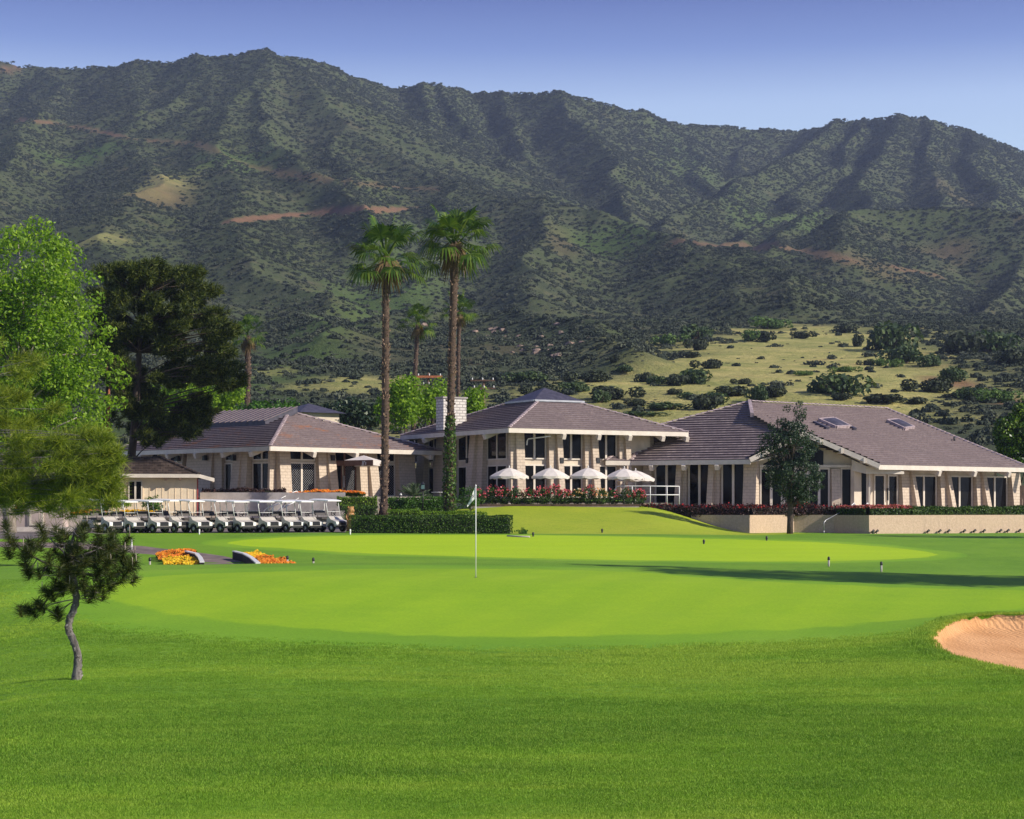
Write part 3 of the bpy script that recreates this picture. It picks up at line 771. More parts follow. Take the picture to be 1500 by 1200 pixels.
# the pale meadow above the roofs
MEAD_pix=[(640,640),(760,612),(850,590),(880,560),(960,535),(980,520),(1060,490),(1160,474),(1240,478),(1300,490),(1345,500),(1380,530),(1420,545),(1440,570),(1340,600),(1200,640),(1200,700),(640,700)]
MEAD=[]
for q in MEAD_pix: MEAD.append(HP(*q).to_2d())
mead=np.clip(poly_sd(np.array([tuple(q) for q in MEAD]),vx,vy)/24+0.6+fbm(vx/16,vy/16,4)*1.6,0,1)
MEADA=np.array([tuple(q) for q in MEAD])
zone=np.stack([dirt,np.maximum(dry,mead),lush,np.ones(len(HV))],1).astype(np.float32)
ca=hme.color_attributes.new('zone','FLOAT_COLOR','POINT'); ca.data.foreach_set('color',zone.ravel())
def hill_mat():
    m,nt,b=new_mat('chaparral_ground')
    co=N(nt,'ShaderNodeTexCoord').outputs['Object']
    n1=noise(nt,0.012,6,0.65,co); n2=noise(nt,0.12,6,0.7,co); n3=noise(nt,0.03,6,0.7,co); n4=noise(nt,0.5,5,0.75,co)
    base=ramp(nt,n2,[(0.3,(0.036,0.046,0.024)),(0.5,(0.060,0.072,0.036)),(0.7,(0.105,0.105,0.055))])
    base=mixc(nt,ramp(nt,n1,[(0.4,(0,0,0)),(0.65,(0.6,)*3)]),base,(0.075,0.098,0.032))
    base=mixc(nt,ramp(nt,n3,[(0.55,(0,0,0)),(0.75,(0.5,)*3)]),base,(0.10,0.070,0.045))
    vc=N(nt,'ShaderNodeVertexColor',layer_name='zone'); sp=N(nt,'ShaderNodeSeparateColor'); L(nt,vc.outputs[0],sp.inputs[0])
    base=mixc(nt,sp.outputs[2],base,ramp(nt,n4,[(0.3,(0.055,0.105,0.022)),(0.7,(0.10,0.155,0.032))]))
    dryc=ramp(nt,n2,[(0.28,(0.17,0.20,0.05)),(0.45,(0.355,0.325,0.105)),(0.72,(0.53,0.43,0.16))])
    n5=noise(nt,0.045,6,0.75,co)
    dryc=mixc(nt,ramp(nt,n5,[(0.50,(0,0,0)),(0.66,(0.6,)*3)]),dryc,(0.18,0.21,0.06))
    dryc=mixc(nt,ramp(nt,n5,[(0.30,(0.7,)*3),(0.42,(0,0,0))]),dryc,(0.50,0.31,0.13))
    dryc=mixc(nt,ramp(nt,n4,[(0.45,(0,0,0)),(0.7,(0.6,)*3)]),dryc,(0.16,0.19,0.05))
    base=mixc(nt,sp.outputs[1],base,dryc)
    base=mixc(nt,sp.outputs[0],base,ramp(nt,n4,[(0.3,(0.15,0.075,0.045)),(0.7,(0.29,0.15,0.09))]))
    L(nt,base,b.inputs['Base Color']); b.inputs['Roughness'].default_value=0.95; b.inputs['Specular IOR Level'].default_value=0.1
    bump(nt,b,n4,0.9,0.8)
    return m
M['hill']=hill_mat()
tag(link_mesh('mountains',hme,M['hill']),kind='structure')

# chaparral: shrub mounds beyond counting over the slopes (stuff)
M['chap']=None
def chap_mat(name,c1,c2,c3):
    m,nt,b=new_mat(name)
    oi=N(nt,'ShaderNodeObjectInfo'); n=noise(nt,1.1,4,0.7)
    col=ramp(nt,oi.outputs['Random'],[(0.0,c1),(0.6,c2),(1.0,c3)])
    col=mixc(nt,ramp(nt,n,[(0.35,(0,0,0)),(0.75,(0.6,)*3)]),col,c3)
    L(nt,col,b.inputs['Base Color']); b.inputs['Roughness'].default_value=0.9; b.inputs['Specular IOR Level'].default_value=0.15
    return m
M['chap']=chap_mat('chaparral_leaves',(0.022,0.032,0.024),(0.045,0.060,0.041),(0.098,0.108,0.070))
def mound(name,seed,mat,nq=120,size=0.34):
    r_=np.random.default_rng(seed); vs=[];fs=[]
    lob=[(r_.normal()*0.35,r_.normal()*0.35,0.15+0.3*r_.random(),0.55+0.3*r_.random()) for _ in range(4)]
    for i in range(nq):
        d=r_.normal(size=3); d/=np.linalg.norm(d); d[2]=abs(d[2])*1.0-0.15
        l=lob[r_.integers(4)]; rad=l[3]*(0.75+0.3*r_.random())
        c=np.array([l[0],l[1],l[2]])+d*rad*np.array([1,1,0.8])
        nrm=d+r_.normal(size=3)*0.55; nrm/=np.linalg.norm(nrm)
        t=np.cross(nrm,r_.normal(size=3)); t/=np.linalg.norm(t); u=np.cross(nrm,t); q=size*(0.6+0.7*r_.random())
        k=len(vs); vs+=[tuple(c+t*q*0.6),tuple(c+u*q*0.5),tuple(c-t*q*0.6),tuple(c-u*q*0.5)]; fs.append((k,k+1,k+2,k+3))
    for l in lob:      # twiggy heart so that no light leaks through
        k=len(vs); h=[(1,0,0),(0,1,0),(-1,0,0),(0,-1,0)]
        vs+=[(l[0]+x*l[3]*0.7,l[1]+y*l[3]*0.7,l[2]*0.6-0.1) for x,y,_ in h]+[(l[0],l[1],l[2]+l[3]*0.6)]
        fs+=[(k,k+1,k+4),(k+1,k+2,k+4),(k+2,k+3,k+4),(k+3,k,k+4)]
    me=bpy.data.meshes.new(name); me.from_pydata(vs,[],fs); me.materials.append(mat)
    return me
mounds=[bpy.data.objects.new('shrub_mound',mound('shrub_mound',i,M['chap'])) for i in range(6)]
NC=330000
Yc=np.sqrt(rng.random(NC*2)*(2050**2-175**2)+175**2); Xc=(rng.random(NC*2)*2-1)*(Yc*0.29+10)
dens=0.80+fbm(Xc/60,Yc/60,4)*1.3+fbm(Xc/200,Yc/200,2)*0.7
md_=poly_sd(MEADA,Xc,Yc)
nearest=np.zeros(len(Xc))
mdn=md_+fbm(Xc/22,Yc/22,3)*26
dens=np.where(mdn>0,0.035+np.clip(fbm(Xc/18+5,Yc/18,3)-0.17,0,1)*0.9,dens)
# keep tracks and bare patches open
hi=np.clip(np.searchsorted(hy,Yc)-1,0,hr-2); hj=np.clip(np.searchsorted(hu,Xc/(Yc+60))-1,0,hc-2)
zi=hi*hc+hj
dens=dens-2.0*dirt[zi]-1.0*dry[zi]-0.35*lush[zi]
keep=rng.random(len(Xc))<np.clip(dens,0,1)
Xc=Xc[keep][:NC];Yc=Yc[keep][:NC]
scs=(0.42+0.95*rng.random(len(Xc))**3.2)*(0.75+Yc/2200*0.75)
tag(instancer('chaparral',np.stack([Xc,Yc,Hz(Xc,Yc)-0.2],1),rng.random(len(Xc))*6.283,scs,mounds),kind='stuff')
# ------------------------------------------------------------------ buildings
def auto_uv(o):
    me=o.data; uv=me.uv_layers.new(name='uv')
    for p in me.polygons:
        n=p.normal
        if abs(n.z)>0.8: t=Vector((1,0,0)); b=Vector((0,1,0))
        else: t=Vector((-n.y,n.x,0)).normalized(); b=Vector((0,0,1))
        for li in p.loop_indices:
            c=me.vertices[me.loops[li].vertex_index].co
            uv.data[li].uv=(c.dot(t),c.dot(b))
    return o
def clip_half(poly,fn,keep_pos=True):
    out=[];n=len(poly)
    for i in range(n):
        a,b=poly[i],poly[(i+1)%n]; fa,fb=fn(a),fn(b)
        if not keep_pos: fa,fb=-fa,-fb
        if fa>=0: out.append(a)
        if (fa>=0)!=(fb>=0):
            t=fa/(fa-fb); out.append(a+(b-a)*t)
    return out
class Roof:
    def __init__(s): s.v=[];s.f=[];s.uv=[]
    def slope(s,pts,e0,e1,course=0.42,lift=0.10):
        """a tiled roof plane: polygon pts, eave line e0->e1; every course laps the one below"""
        pts=[Vector(p) for p in pts]; e0=Vector(e0); e1=Vector(e1)
        A=(e1-e0).normalized()
        nrm=None; best=0
        for i in range(len(pts)):
            q=(pts[i]-e0); c=A.cross(q)
            if c.length>best: best=c.length; nrm=c.normalized()
        if nrm.z<0: nrm=-nrm
        B=nrm.cross(A).normalized()
        if B.z<0: B=-B
        bmax=max((p-e0).dot(B) for p in pts); bmin=min((p-e0).dot(B) for p in pts)
        i0=math.floor(bmin/course+1e-6)
        for i in range(i0,int(bmax/course)+1):
            lo,hi=i*course,(i+1)*course
            q=clip_half(pts,lambda p:(p-e0).dot(B)-lo); 
            if len(q)<3: continue
            q=clip_half(q,lambda p:(p-e0).dot(B)-hi,False)
            if len(q)<3: continue
            b0=len(s.v); us=[]
            for p in q:
                bb=(p-e0).dot(B); t=min(1,max(0,(bb-lo)/course))
                j=0.008*math.sin(bb*91+(p-e0).dot(A)*3.1)
                s.v.append(tuple(p+nrm*(lift*(1-t)+0.008+j*0.3))); us.append(((p-e0).dot(A),bb+0.003))
            s.f.append(list(range(b0,b0+len(q)))); s.uv.append(us)
            low=[p for p in q if abs((p-e0).dot(B)-lo)<1e-4]
            if len(low)>=2:
                low.sort(key=lambda p:(p-e0).dot(A)); a_,b_=low[0],low[-1]
                b0=len(s.v)
                s.v+=[tuple(a_+nrm*(lift+0.008)),tuple(b_+nrm*(lift+0.008)),tuple(b_-nrm*0.01),tuple(a_-nrm*0.01)]
                s.f.append([b0,b0+1,b0+2,b0+3]); s.uv.append([((p-e0).dot(A),lo+0.02) for p in (a_,b_,b_,a_)])
        return s
    def build(s,name,mat,parent):
        me=bpy.data.meshes.new(name); me.from_pydata(s.v,[],s.f)
        uv=me.uv_layers.new(name='uv'); k=0
        flat=[c for u in s.uv for p in u for c in p]
        uv.data.foreach_set('uv',flat); me.update()
        return link_mesh(name,me,mat,parent)
M['cap']=simple('ridge_tile',(0.40,0.31,0.30),0.75,var=0.3,scale=4)
def caps(name,a,b,parent,mat='cap',w=0.26):
    m=MB(); a=Vector(a);b=Vector(b); n=max(1,int((b-a).length/0.42))
    for i in range(n):
        p=a+(b-a)*(i/n); q=a+(b-a)*((i+1.12)/n); d=(q-p).normalized()
        r=d.cross(Vector((0,0,1))).normalized(); u=r.cross(d)
        ring=lambda c,s,up:[c+r*(w*s*math.cos(t))+u*(0.02+up+w*0.55*s*math.sin(t)) for t in (0,math.pi*.25,math.pi*.5,math.pi*.75,math.pi)]
        vs=ring(p,0.56,0.05)+ring(q,0.5,0.02)
        m.add(vs,[(k,k+1,k+6,k+5) for k in range(4)]+[(4,3,2,1,0)])
    return m.build(name,M[mat],parent)
def soffit(pts,parent,drop=0.12,th=0.06,name='soffit'):
    m=MB(); t=[Vector(p)-Vector((0,0,drop)) for p in pts]; b=[p-Vector((0,0,th)) for p in t]; n=len(t)
    m.add(t+b,[tuple(range(n)),tuple(range(2*n-1,n-1,-1))]+[(i,n+i,n+(i+1)%n,(i+1)%n) for i in range(n)])
    return m.build(name,M['soffit'],parent)
def fascia(pts,parent,h=0.29,th=0.08,name='fascia',top=0.03):
    m=MB()
    for a,b in zip(pts[:-1],pts[1:]):
        a=Vector(a);b=Vector(b); d=(b-a).normalized()
        m.beam(a+Vector((0,0,top-h/2)),b+Vector((0,0,top-h/2)),th,h)
    return m.build(name,M['trim'],parent)
class Wall:
    """a wall line seen in the photo; px -> metres along it"""
    def __init__(s,p0,p1,z0,z1,parent):
        s.p0=Vector((p0[0],p0[1],0)); p1=Vector((p1[0],p1[1],0)); s.L=(p1-s.p0).length; s.u=(p1-s.p0).normalized()
        s.n=Vector((s.u.y,-s.u.x,0)); s.z0,s.z1=z0,z1; s.par=parent
    def at(s,px):
        k=(px-750)/F   # x = k*y
        return (k*s.p0.y-s.p0.x)/(s.u.x-k*s.u.y)
    def fr(s,u,n,z):
        p=s.p0+s.u*u+s.n*n; return (p.x,p.y,z)
    def Yat(s,px): return s.p0.y+s.u.y*s.at(px)
    def Z(s,px,py): return ZZ(py,s.Yat(px))
    def body(s,mat='brick',th=0.3,name='wall'):
        return auto_uv(MB().box(0,s.L,-th,0,s.z0,s.z1,s.fr).build(name,M[mat],s.par))
    def pillar(s,a,b,out=0.45,batter=0.35,mat='brick',z1=None,px=True,name='pillar'):
        if px: a,b=s.at(a),s.at(b)
        z1=s.z1 if z1 is None else z1; f=s.fr
        m=MB().hexa([f(a,-0.05,s.z0),f(a,out+batter,s.z0),f(b,out+batter,s.z0),f(b,-0.05,s.z0)][::-1],[f(a,-0.05,z1),f(a,out,z1),f(b,out,z1),f(b,-0.05,z1)][::-1])
        return auto_uv(m.build(name,M[mat],s.par))
    def window(s,a,b,za,zb,mull=1,px=True,fw=0.09,tr=None,lattice=False,name='window',frame='trim'):
        if px: a,b=s.at(a),s.at(b)
        f=s.fr; d0,d1=0.003,0.10; m=MB()
        m.box(a,b,d0,d1,zb-fw,zb,f); m.box(a,b,d0,d1,za,za+fw,f)
        m.box(a,a+fw,d0,d1,za+fw,zb-fw,f); m.box(b-fw,b,d0,d1,za+fw,zb-fw,f)
        for i in range(mull):
            c=a+(b-a)*(i+1)/(mull+1); m.box(c-fw*0.8,c+fw*0.8,d0,d1,za+fw,zb-fw,f)
        if tr: m.box(a+fw,b-fw,d0,d1-0.004,tr-fw/2,tr+fw/2,f)
        w=m.build(name,M[frame],s.par)
        g=MB().box(a+fw,b-fw,0.003,0.045,za+fw,zb-fw,f).build('pane',M['glass'],w)
        if lattice:
            q=MB(); W=b-a-2*fw; H=zb-za-2*fw; st=0.17
            n=int((W+H)/st)
            for i in range(1,n):
                t=i*st
                for sg in (0,1):
                    x0,y0=(t,0) if t<W else (W,t-W); x1,y1=(0,t) if t<H else (t-H,H)
                    if sg: x0,x1=W-x0,W-x1
                    q.beam(f(a+fw+x0,0.052+0.006*sg,za+fw+y0),f(a+fw+x1,0.052+0.006*sg,za+fw+y1),0.011,0.01)
            q.build('lattice',M['metal'],w)
        return w
    def tail(s,px,over,ze,slope,wd=0.26,h=0.34,ext=0.12,px_is=True,du=0.0):
        u=s.at(px) if px_is else px
        a=s.fr(u,-0.1,ze-0.42+slope*(over+0.1)); b=s.fr(u+du,over+ext,ze-0.42-slope*ext)
        return MB().beam(a,b,wd,h).build('rafter_tail',M['trim'],s.par)
    def lamp(s,px,py,sz=0.13):
        u=s.at(px); z=s.Z(px,py); f=s.fr
        m=MB().box(u-sz,u+sz,0.5,0.5+sz*2,z-sz*1.4,z+sz*1.4,f).box(u-0.04,u+0.04,0.02,0.5,z+0.02,z+0.1,f)
        return m.build('wall_lamp',M['black'],s.par)

def hip_building(name,label,C,ar,Lr,al,Ll,ze,k,over,floor,tile):
    """C = front eave corner, ar/al = directions (deg from +x) of the two visible eaves"""
    b=empty(name,(0,0,0)); tag(b,label,'building')
    r=Vector((math.cos(R(ar)),math.sin(R(ar)),0)); l=Vector((math.cos(R(al)),math.sin(R(al)),0)); C=Vector((C[0],C[1],ze))
    h=min(Lr,Ll)/2; up=Vector((0,0,k*h))
    if Ll>=Lr: A1=C+r*h+l*h+up; A2=C+r*h+l*(Ll-h)+up
    else: A1=C+r*h+l*h+up; A2=C+r*(Lr-h)+l*h+up
    cr=C+r*Lr; cl=C+l*Ll; cb=C+r*Lr+l*Ll
    if Ll>=Lr: faces=[([C,cr,A1],C,cr),([cl,C,A1,A2],cl,C),([cr,cb,A2,A1],cr,cb),([cb,cl,A2],cb,cl)]
    else: faces=[([C,cr,A2,A1],C,cr),([cl,C,A1],cl,C),([cr,cb,A2],cr,cb),([cb,cl,A1,A2],cb,cl)]
    rf=Roof()
    for pts,e0,e1 in faces: rf.slope(pts,e0,e1)
    roof=rf.build('roof',M[tile],b)
    caps('ridge_cap',C,A1,roof)
    if Ll>=Lr: caps('ridge_cap',cr,A1,roof); caps('ridge_cap',cl,A2,roof)
    else: caps('ridge_cap',cr,A2,roof); caps('ridge_cap',cl,A1,roof)
    if (A2-A1).length>0.5: caps('ridge_cap',A1,A2,roof)
    for pts,e0,e1 in faces: soffit(pts,b)
    fascia([cl,C,cr,cb,cl],b)
    # wall lines under the eaves
    wc=C+r*over+l*over
    wr=Wall(wc,C+r*(Lr-over)+l*over,floor,ze+k*over-0.22,b)      # faces the viewer's right
    wl=Wall(C+l*(Ll-over)+r*over,wc,floor,ze+k*over-0.22,b)      # faces the viewer's left
    return b,roof,r,l,C,A1,A2,wr,wl,(cr,cl,cb)

# ---- clubhouse wing with rust stained roof
cb_,roof,r,l,C,A1,A2,wr,wl,(cr,cl,cb)=hip_building('clubhouse_wing','low clubhouse wing with rust stained hipped tile roof behind the golf carts',(-15.7,124),45,15.2,135,19.6,3.78,0.365,1.7,0.55,'tile_rust')
LW=cb_
wr.body('cream'); wl.body('cream')
Wall(C+r*(15.2-1.7)+l*1.7,C+r*(15.2-1.7)+l*(19.6-1.7),0.55,wr.z1,LW).body('brick')
Wall(C+r*(15.2-1.7)+l*(19.6-1.7),C+r*1.7+l*(19.6-1.7),0.55,wr.z1,LW).body('cream')
wt=2.86
for a_,b_,bt in ((404,420,0.3),(461,473,0.3),(473,484,0.55),(521,533,0.3),(533,545,0.55),(578,602,0.3)): wr.pillar(a_,b_,0.32 if bt<0.4 else 0.42,bt)
wr.window(420.5,461,0.6,wt,1,lattice=True); wr.window(421,460.5,wt+0.12,wr.z1-0.12,1,name='transom_window')
wr.window(546,577.5,0.6,wt,1,lattice=True); wr.window(546,577.5,wt+0.12,wr.z1-0.12,1,name='transom_window')
wr.window(486,500,0.6,2.75,0,frame='brown'); 
d_=wr.window(503,520.5,0.6,2.75,0,name='door',frame='brown',lattice=True)
u0=wr.at(501.5); MB().box(u0-0.06,u0+0.06,0.11,0.17,1.2,2.0,wr.fr).build('handle',M['metal'],d_)
wr.window(486,520.5,2.95,wr.z1-0.12,1,name='transom_window',frame='brown')
for p in (436,498,607): wr.tail(p,1.7,3.78,0.365,du=0.0)
aw=empty('door_awning',(0,0,0)); aw.parent=LW
q0=Vector((PX(504,127.4),127.4,0)); q1=Vector((PX(546.5,126.0),126.0,0)); q2=Vector((PX(561,129.6),129.6,0)); q3=q0+(q2-q1)
za_,zb_=2.62,2.98; up=lambda p,z:(p.x,p.y,z)
cen=(q0+q1+q2+q3)/4
MB().add([up(p,zb_) for p in (q0,q1,q2,q3)]+[up(cen,zb_+0.36)],[(0,1,4),(1,2,4),(2,3,4),(3,0,4),(3,2,1,0)]).build('canopy',M['canvas'],aw)
MB().beam(up(q1,(za_+zb_)/2),up(q2,(za_+zb_)/2),0.03,zb_-za_-0.01).beam(up(q2,(za_+zb_)/2),up(q3,(za_+zb_)/2),0.03,zb_-za_-0.01).build('side_valance',M['canvas'],aw)
sb=MB().beam(up(q0,(za_+zb_)/2),up(q1,(za_+zb_)/2),0.04,zb_-za_).build('sign_board',M['brown'],aw)
fc=bpy.data.curves.new('lettering','FONT'); fc.body="JJ's"; fc.size=0.36; fc.extrude=0.012; fc.align_x='CENTER'; fc.shear=0.15
fo=bpy.data.objects.new('lettering',fc); COL.objects.link(fo); fo.parent=sb; fc.materials.append(M['whitemetal'])
dq=(q1-q0).normalized(); nq=Vector((dq.y,-dq.x,0))
pq=q0+dq*((q1-q0).length*0.70)+nq*0.036
fo.location=(pq.x,pq.y,za_+0.045); fo.rotation_euler=(R(90),0,math.atan2(dq.y,dq.x))
MB().beam(wr.fr(wr.at(484.5),0.4,2.83),wr.fr(wr.at(505),0.4,2.83),0.12,0.30).build('lintel',M['brown'],LW)
for p_ in (462,): wr.lamp(478.5,671)
# the shaded front
for a_,b_,bt in ((372-22,361,0.5),(361,370,0.3),(399.5,402.5,0.1)): wl.pillar(a_,b_,0.35,bt)
wl.pillar(281,318,0.35,0.3); wl.pillar(318,330,0.30,0.0)
wl.window(330.5,351,0.6,wt,1); wl.window(331,350.5,wt+0.12,wl.z1-0.12,1,name='transom_window')
wl.window(371,399,0.6,wt,1); wl.window(371,399,wt+0.12,wl.z1-0.12,1,name='transom_window')
wl.window(250,269,0.6,wt,1); wl.window(250,269,wt+0.12,wl.z1-0.12,1,name='transom_window')
wl.pillar(269,276,0.35,0.45); wl.pillar(236,250,0.3,0.2)
wl.window(212,235,0.6,wt,1); wl.window(212,235,wt+0.12,wl.z1-0.12,1,name='transom_window')
for p in (197,236,276,317,357,398.5): wl.tail(p,1.7,3.78,0.365)
wl.lamp(311,671); wl.lamp(353,671); wl.lamp(271.5,672)
# long raised skylight by the ridge
sk=MB()
def onl(t,dn,hh):   # t along ridge, dn down the shaded slope
    p=A1+l*t-r*dn; return Vector((p.x,p.y,A1.z-0.365*dn+hh))
q=[onl(-1.0,0.05,-0.1),onl(-1.0,2.9,-0.1),onl(9.6,2.9,-0.1),onl(9.6,0.05,-0.1)]
sk.hexa(q,[p+Vector((0,0,0.45)) for p in q])
skl=sk.build('skylight',M['slate'],roof)
ss=MB()
for i in range(17):
    t=-0.9+i*0.65
    ss.beam(onl(t,0.0,0.37),onl(t,2.95,0.37),0.13,0.06)
ss.build('standing_seams',M['tile'],skl)

# ---- main hall, two storeys of glass
mb_,roof,r,l,C,A1,A2,wr,wl,(cr,cl,cb)=hip_building('main_hall','two storey central hall with tall windows and a pyramid capped tile roof',(-0.22,124),30,14.2,120,15.6,4.96,0.39,1.7,0.45,'tile')
MH=mb_
wr.body('cream'); wl.body('cream')
Wall(C+r*12.5+l*1.7,C+r*12.5+l*13.9,0.45,wr.z1,MH).body('brick'); Wall(C+r*12.5+l*13.9,C+r*1.7+l*13.9,0.45,wr.z1,MH).body('cream')
z=[0.50,2.70,3.04,wr.z1-0.12]
for a_,b_ in ((764.5,799),(819,852),(871,902.5)):
    wr.window(a_,b_,z[0],z[1],1); wr.window(a_,b_,z[2],z[3],1)
for a_,b_,o_,bt in ((745.5,752,0.2,0.1),(752,764,0.32,0.3),(800,810,0.30,0.25),(810,818,0.45,0.5),(852.5,861,0.30,0.25),(861,870,0.45,0.5),(903,910,0.30,0.25),(910,917,0.45,0.5)): wr.pillar(a_,b_,o_,bt)
for p in (806,857,902,950,985): wr.tail(p,1.7,4.96,0.39)
wr.lamp(815,675); wr.lamp(868,675)
for a_,b_ in ((715,744),(672,698),(629,645),(600,618)):
    wl.window(a_,b_,z[0],z[1],1); wl.window(a_,b_,z[2],z[3],1)
for a_,b_,o_,bt in ((698,706,0.45,0.5),(706,714.5,0.3,0.25),(645,671,0.3,0.3),(618,629,0.3,0.3)): wl.pillar(a_,b_,o_,bt)
for p in (612,653,695,743.5): wl.tail(p,1.7,4.96,0.39)
wl.lamp(697.5,675)
# white drain pipe bending under the eave
MB().tube([wr.fr(wr.at(766),0.5,3.95),wr.fr(wr.at(766.5),0.5,4.2),wr.fr(wr.at(768),0.5,4.37),wr.fr(wr.at(792),1.3,4.55)],0.045,8).build('drain_pipe',M['whitemetal'],MH)
# pyramid cap
ac=A1+l*0.2; hw=2.0; e=[ac+r*a+l*b+Vector((0,0,-0.60)) for a,b in ((-hw,-hw),(hw,-hw),(hw,hw),(-hw,hw))]
cupola=MB().add([tuple(p+Vector((0,0,0.12))) for p in e]+[tuple(ac+Vector((0,0,0.50)))],[(0,1,4),(1,2,4),(2,3,4),(3,0,4)])
cupola.hexa([p+Vector((0,0,-0.35)) for p in e],[p+Vector((0,0,0.12)) for p in e])
cp=cupola.build('roof_cap',M['slate'],roof)
fl=MB()
for i in range(4): fl.beam(e[i]+Vector((0,0,0.06)),e[(i+1)%4]+Vector((0,0,0.06)),0.14,0.12)
fl.build('flashing',M['metal'],cp)
# chimney
cc=l*9.2+r*4.2+C; cx,cy=PX(661,133.5),133.5
ch=MB()
def cfr(x,y,z): 
    p=Vector((cx,cy,0))+r*x+l*y; return (p.x,p.y,z)
ch.box(-0.9,0.9,-0.55,0.55,5.2,7.42,cfr)
ch=auto_uv(ch.build('chimney',M['wbrick'],roof))
MB().box(-0.98,0.98,-0.63,0.63,7.42,7.53,cfr).build('chimney_cap',M['wbrick'],ch)

# ---- dining wing to the right, gabled
DW=empty('dining_wing',(0,0,0)); tag(DW,'long dining wing with two roof skylights and a tall glazed gable','building')
K=Vector((15.1,121,2.85)); dv=Vector((-.885,.466,0)); dn=Vector((.466,.885,0)); ds=.44
DLf=K+dv*8.3
def onD(x,y): return Vector((x,y,2.85+ds*((x-15.1)*.466+(y-121)*.885)))
ev=Vector((.777,.63,0)); bn=Vector((-.63,.777,0)); bs=.363
G=Vector((23.1,120.5,2.5))
def onB(x,y): return Vector((x,y,2.5+bs*((x-23.1)*-.63+(y-120.5)*.777)))
T1=onB(16.4,131.2); T1d=onD(16.2,131.2)
E=onD(9.77,130.2)
T2=onB(27.5,140.1)
Rr=G+ev*15.8
H1=onB(16.05,127.0)
A=Vector((18.5,121.0,4.68)); Ar=onB(18.5,124.9); 
Ld=onD(19.0,122.9)
# roofs
rD=Roof(); rD.slope([K,onD(18.78,120.95),onD(16.3,131.2),T1d,E,DLf],DLf,K)
Wp=Vector((PX(887,124.4),124.4,2.86)); rD.slope([DLf,E,Wp],Wp,DLf)
roofD=rD.build('roof',M['tile'],DW)
rB=Roof(); Gl=onB(15.6,121.4+1.2)
rB.slope([G,Rr,T2,T1,H1,onB(18.5,121.9)],G,Rr)
roofB=rB.build('roof',M['tile'],DW)
MB().beam(H1+Vector((-0.1,0,0.05)),T1+Vector((-0.1,0,0.05)),0.22,0.30).build('verge_trim',M['cap'],roofB)
caps('ridge_cap',T1+Vector((0,0,.03)),T2+Vector((0,0,.03)),roofB); caps('ridge_cap',Rr,T2,roofB); caps('ridge_cap',E,T1d,roofD); caps('ridge_cap',Wp,E,roofD)
caps('ridge_cap',DLf,E,roofD,w=0.3)
# gable roof
Kg=Vector((15.05,120.9,3.02)); Gg=Vector((23.15,120.4,2.62)); Ab=Vector((18.5,127.0,4.68))
rG=Roof(); rG.slope([Gg,Gg+Vector((0,4.8,0)),Ab,A],Gg,Gg+Vector((0,4.8,0))); rG.slope([Kg,A,Ab,Kg+Vector((0,4.5,0))],Kg+Vector((0,4.5,0)),Kg)
rG.build('gable_roof',M['tile'],DW)
fascia([Kg,A,Gg],DW,h=0.30,th=0.10,name='bargeboard',top=-0.02)
soffit([Kg,A,Ab,Kg+Vector((0,4.5,0))],DW); soffit([A,Gg,Gg+Vector((0,4.8,0)),Ab],DW)
for t_ in (0.22,0.5,0.8):
    p=A+(Gg-A)*t_; MB().beam(p+Vector((0,-0.12,-0.22)),p+Vector((0,2.0,-0.22)),0.14,0.34).build('purlin_end',M['trim'],DW)
for t_ in (0.35,0.75):
    p=A+(Kg-A)*t_; MB().beam(p+Vector((0,-0.12,-0.22)),p+Vector((0,2.0,-0.22)),0.14,0.34).build('purlin_end',M['trim'],DW)
soffit([K,onD(19.0,121.5),onD(19.0,126),onD(12,127),DLf],DW); soffit([G,Rr,Rr+bn*4+Vector((0,0,4*bs)),G+bn*4+Vector((0,0,4*bs))],DW)
fascia([Wp,DLf,K],DW); fascia([G+bn*2.2+Vector((0,0,2.2*bs)),G,Rr,T2+ev*0.2],DW)
# a step in the eave by the side door
MB().hexa([G+Vector((-0.6,0.9,-0.52)),G+ev*2.5+Vector((0,0,-0.52)),G+ev*2.5+bn*1.8+Vector((0,0,-0.3)),G+bn*1.8+Vector((-0.3,0,-0.3))],[G+Vector((-0.6,0.9,-0.02)),G+ev*2.5+Vector((0,0,-0.36)),G+ev*2.5+bn*1.8+Vector((0,0,-0.1)),G+bn*1.8+Vector((-0.3,0,0.4))]).build('porch_beam',M['trim'],DW)
# front wall under D
wD=Wall(DLf+dn*1.5-dv*0.2,K+dn*1.5,-0.3,3.1,DW); wD.body('cream')
for a_,b_,o_,bt in ((946,958,.35,.4),(995,1003,.45,.5),(1003,1008,.25,.1),(1042,1050,.45,.5),(1050,1056.5,.25,.1),(1093,1112,.4,.3)): wD.pillar(a_,b_,o_,bt,z1=2.95)
for a_,b_ in ((960,994.5),(1009,1041.5),(1057.5,1092)): wD.window(a_,b_,-0.25,2.72,1,fw=0.1)
for p in (968,1015,1063): wD.tail(p,1.5,2.85,.44)
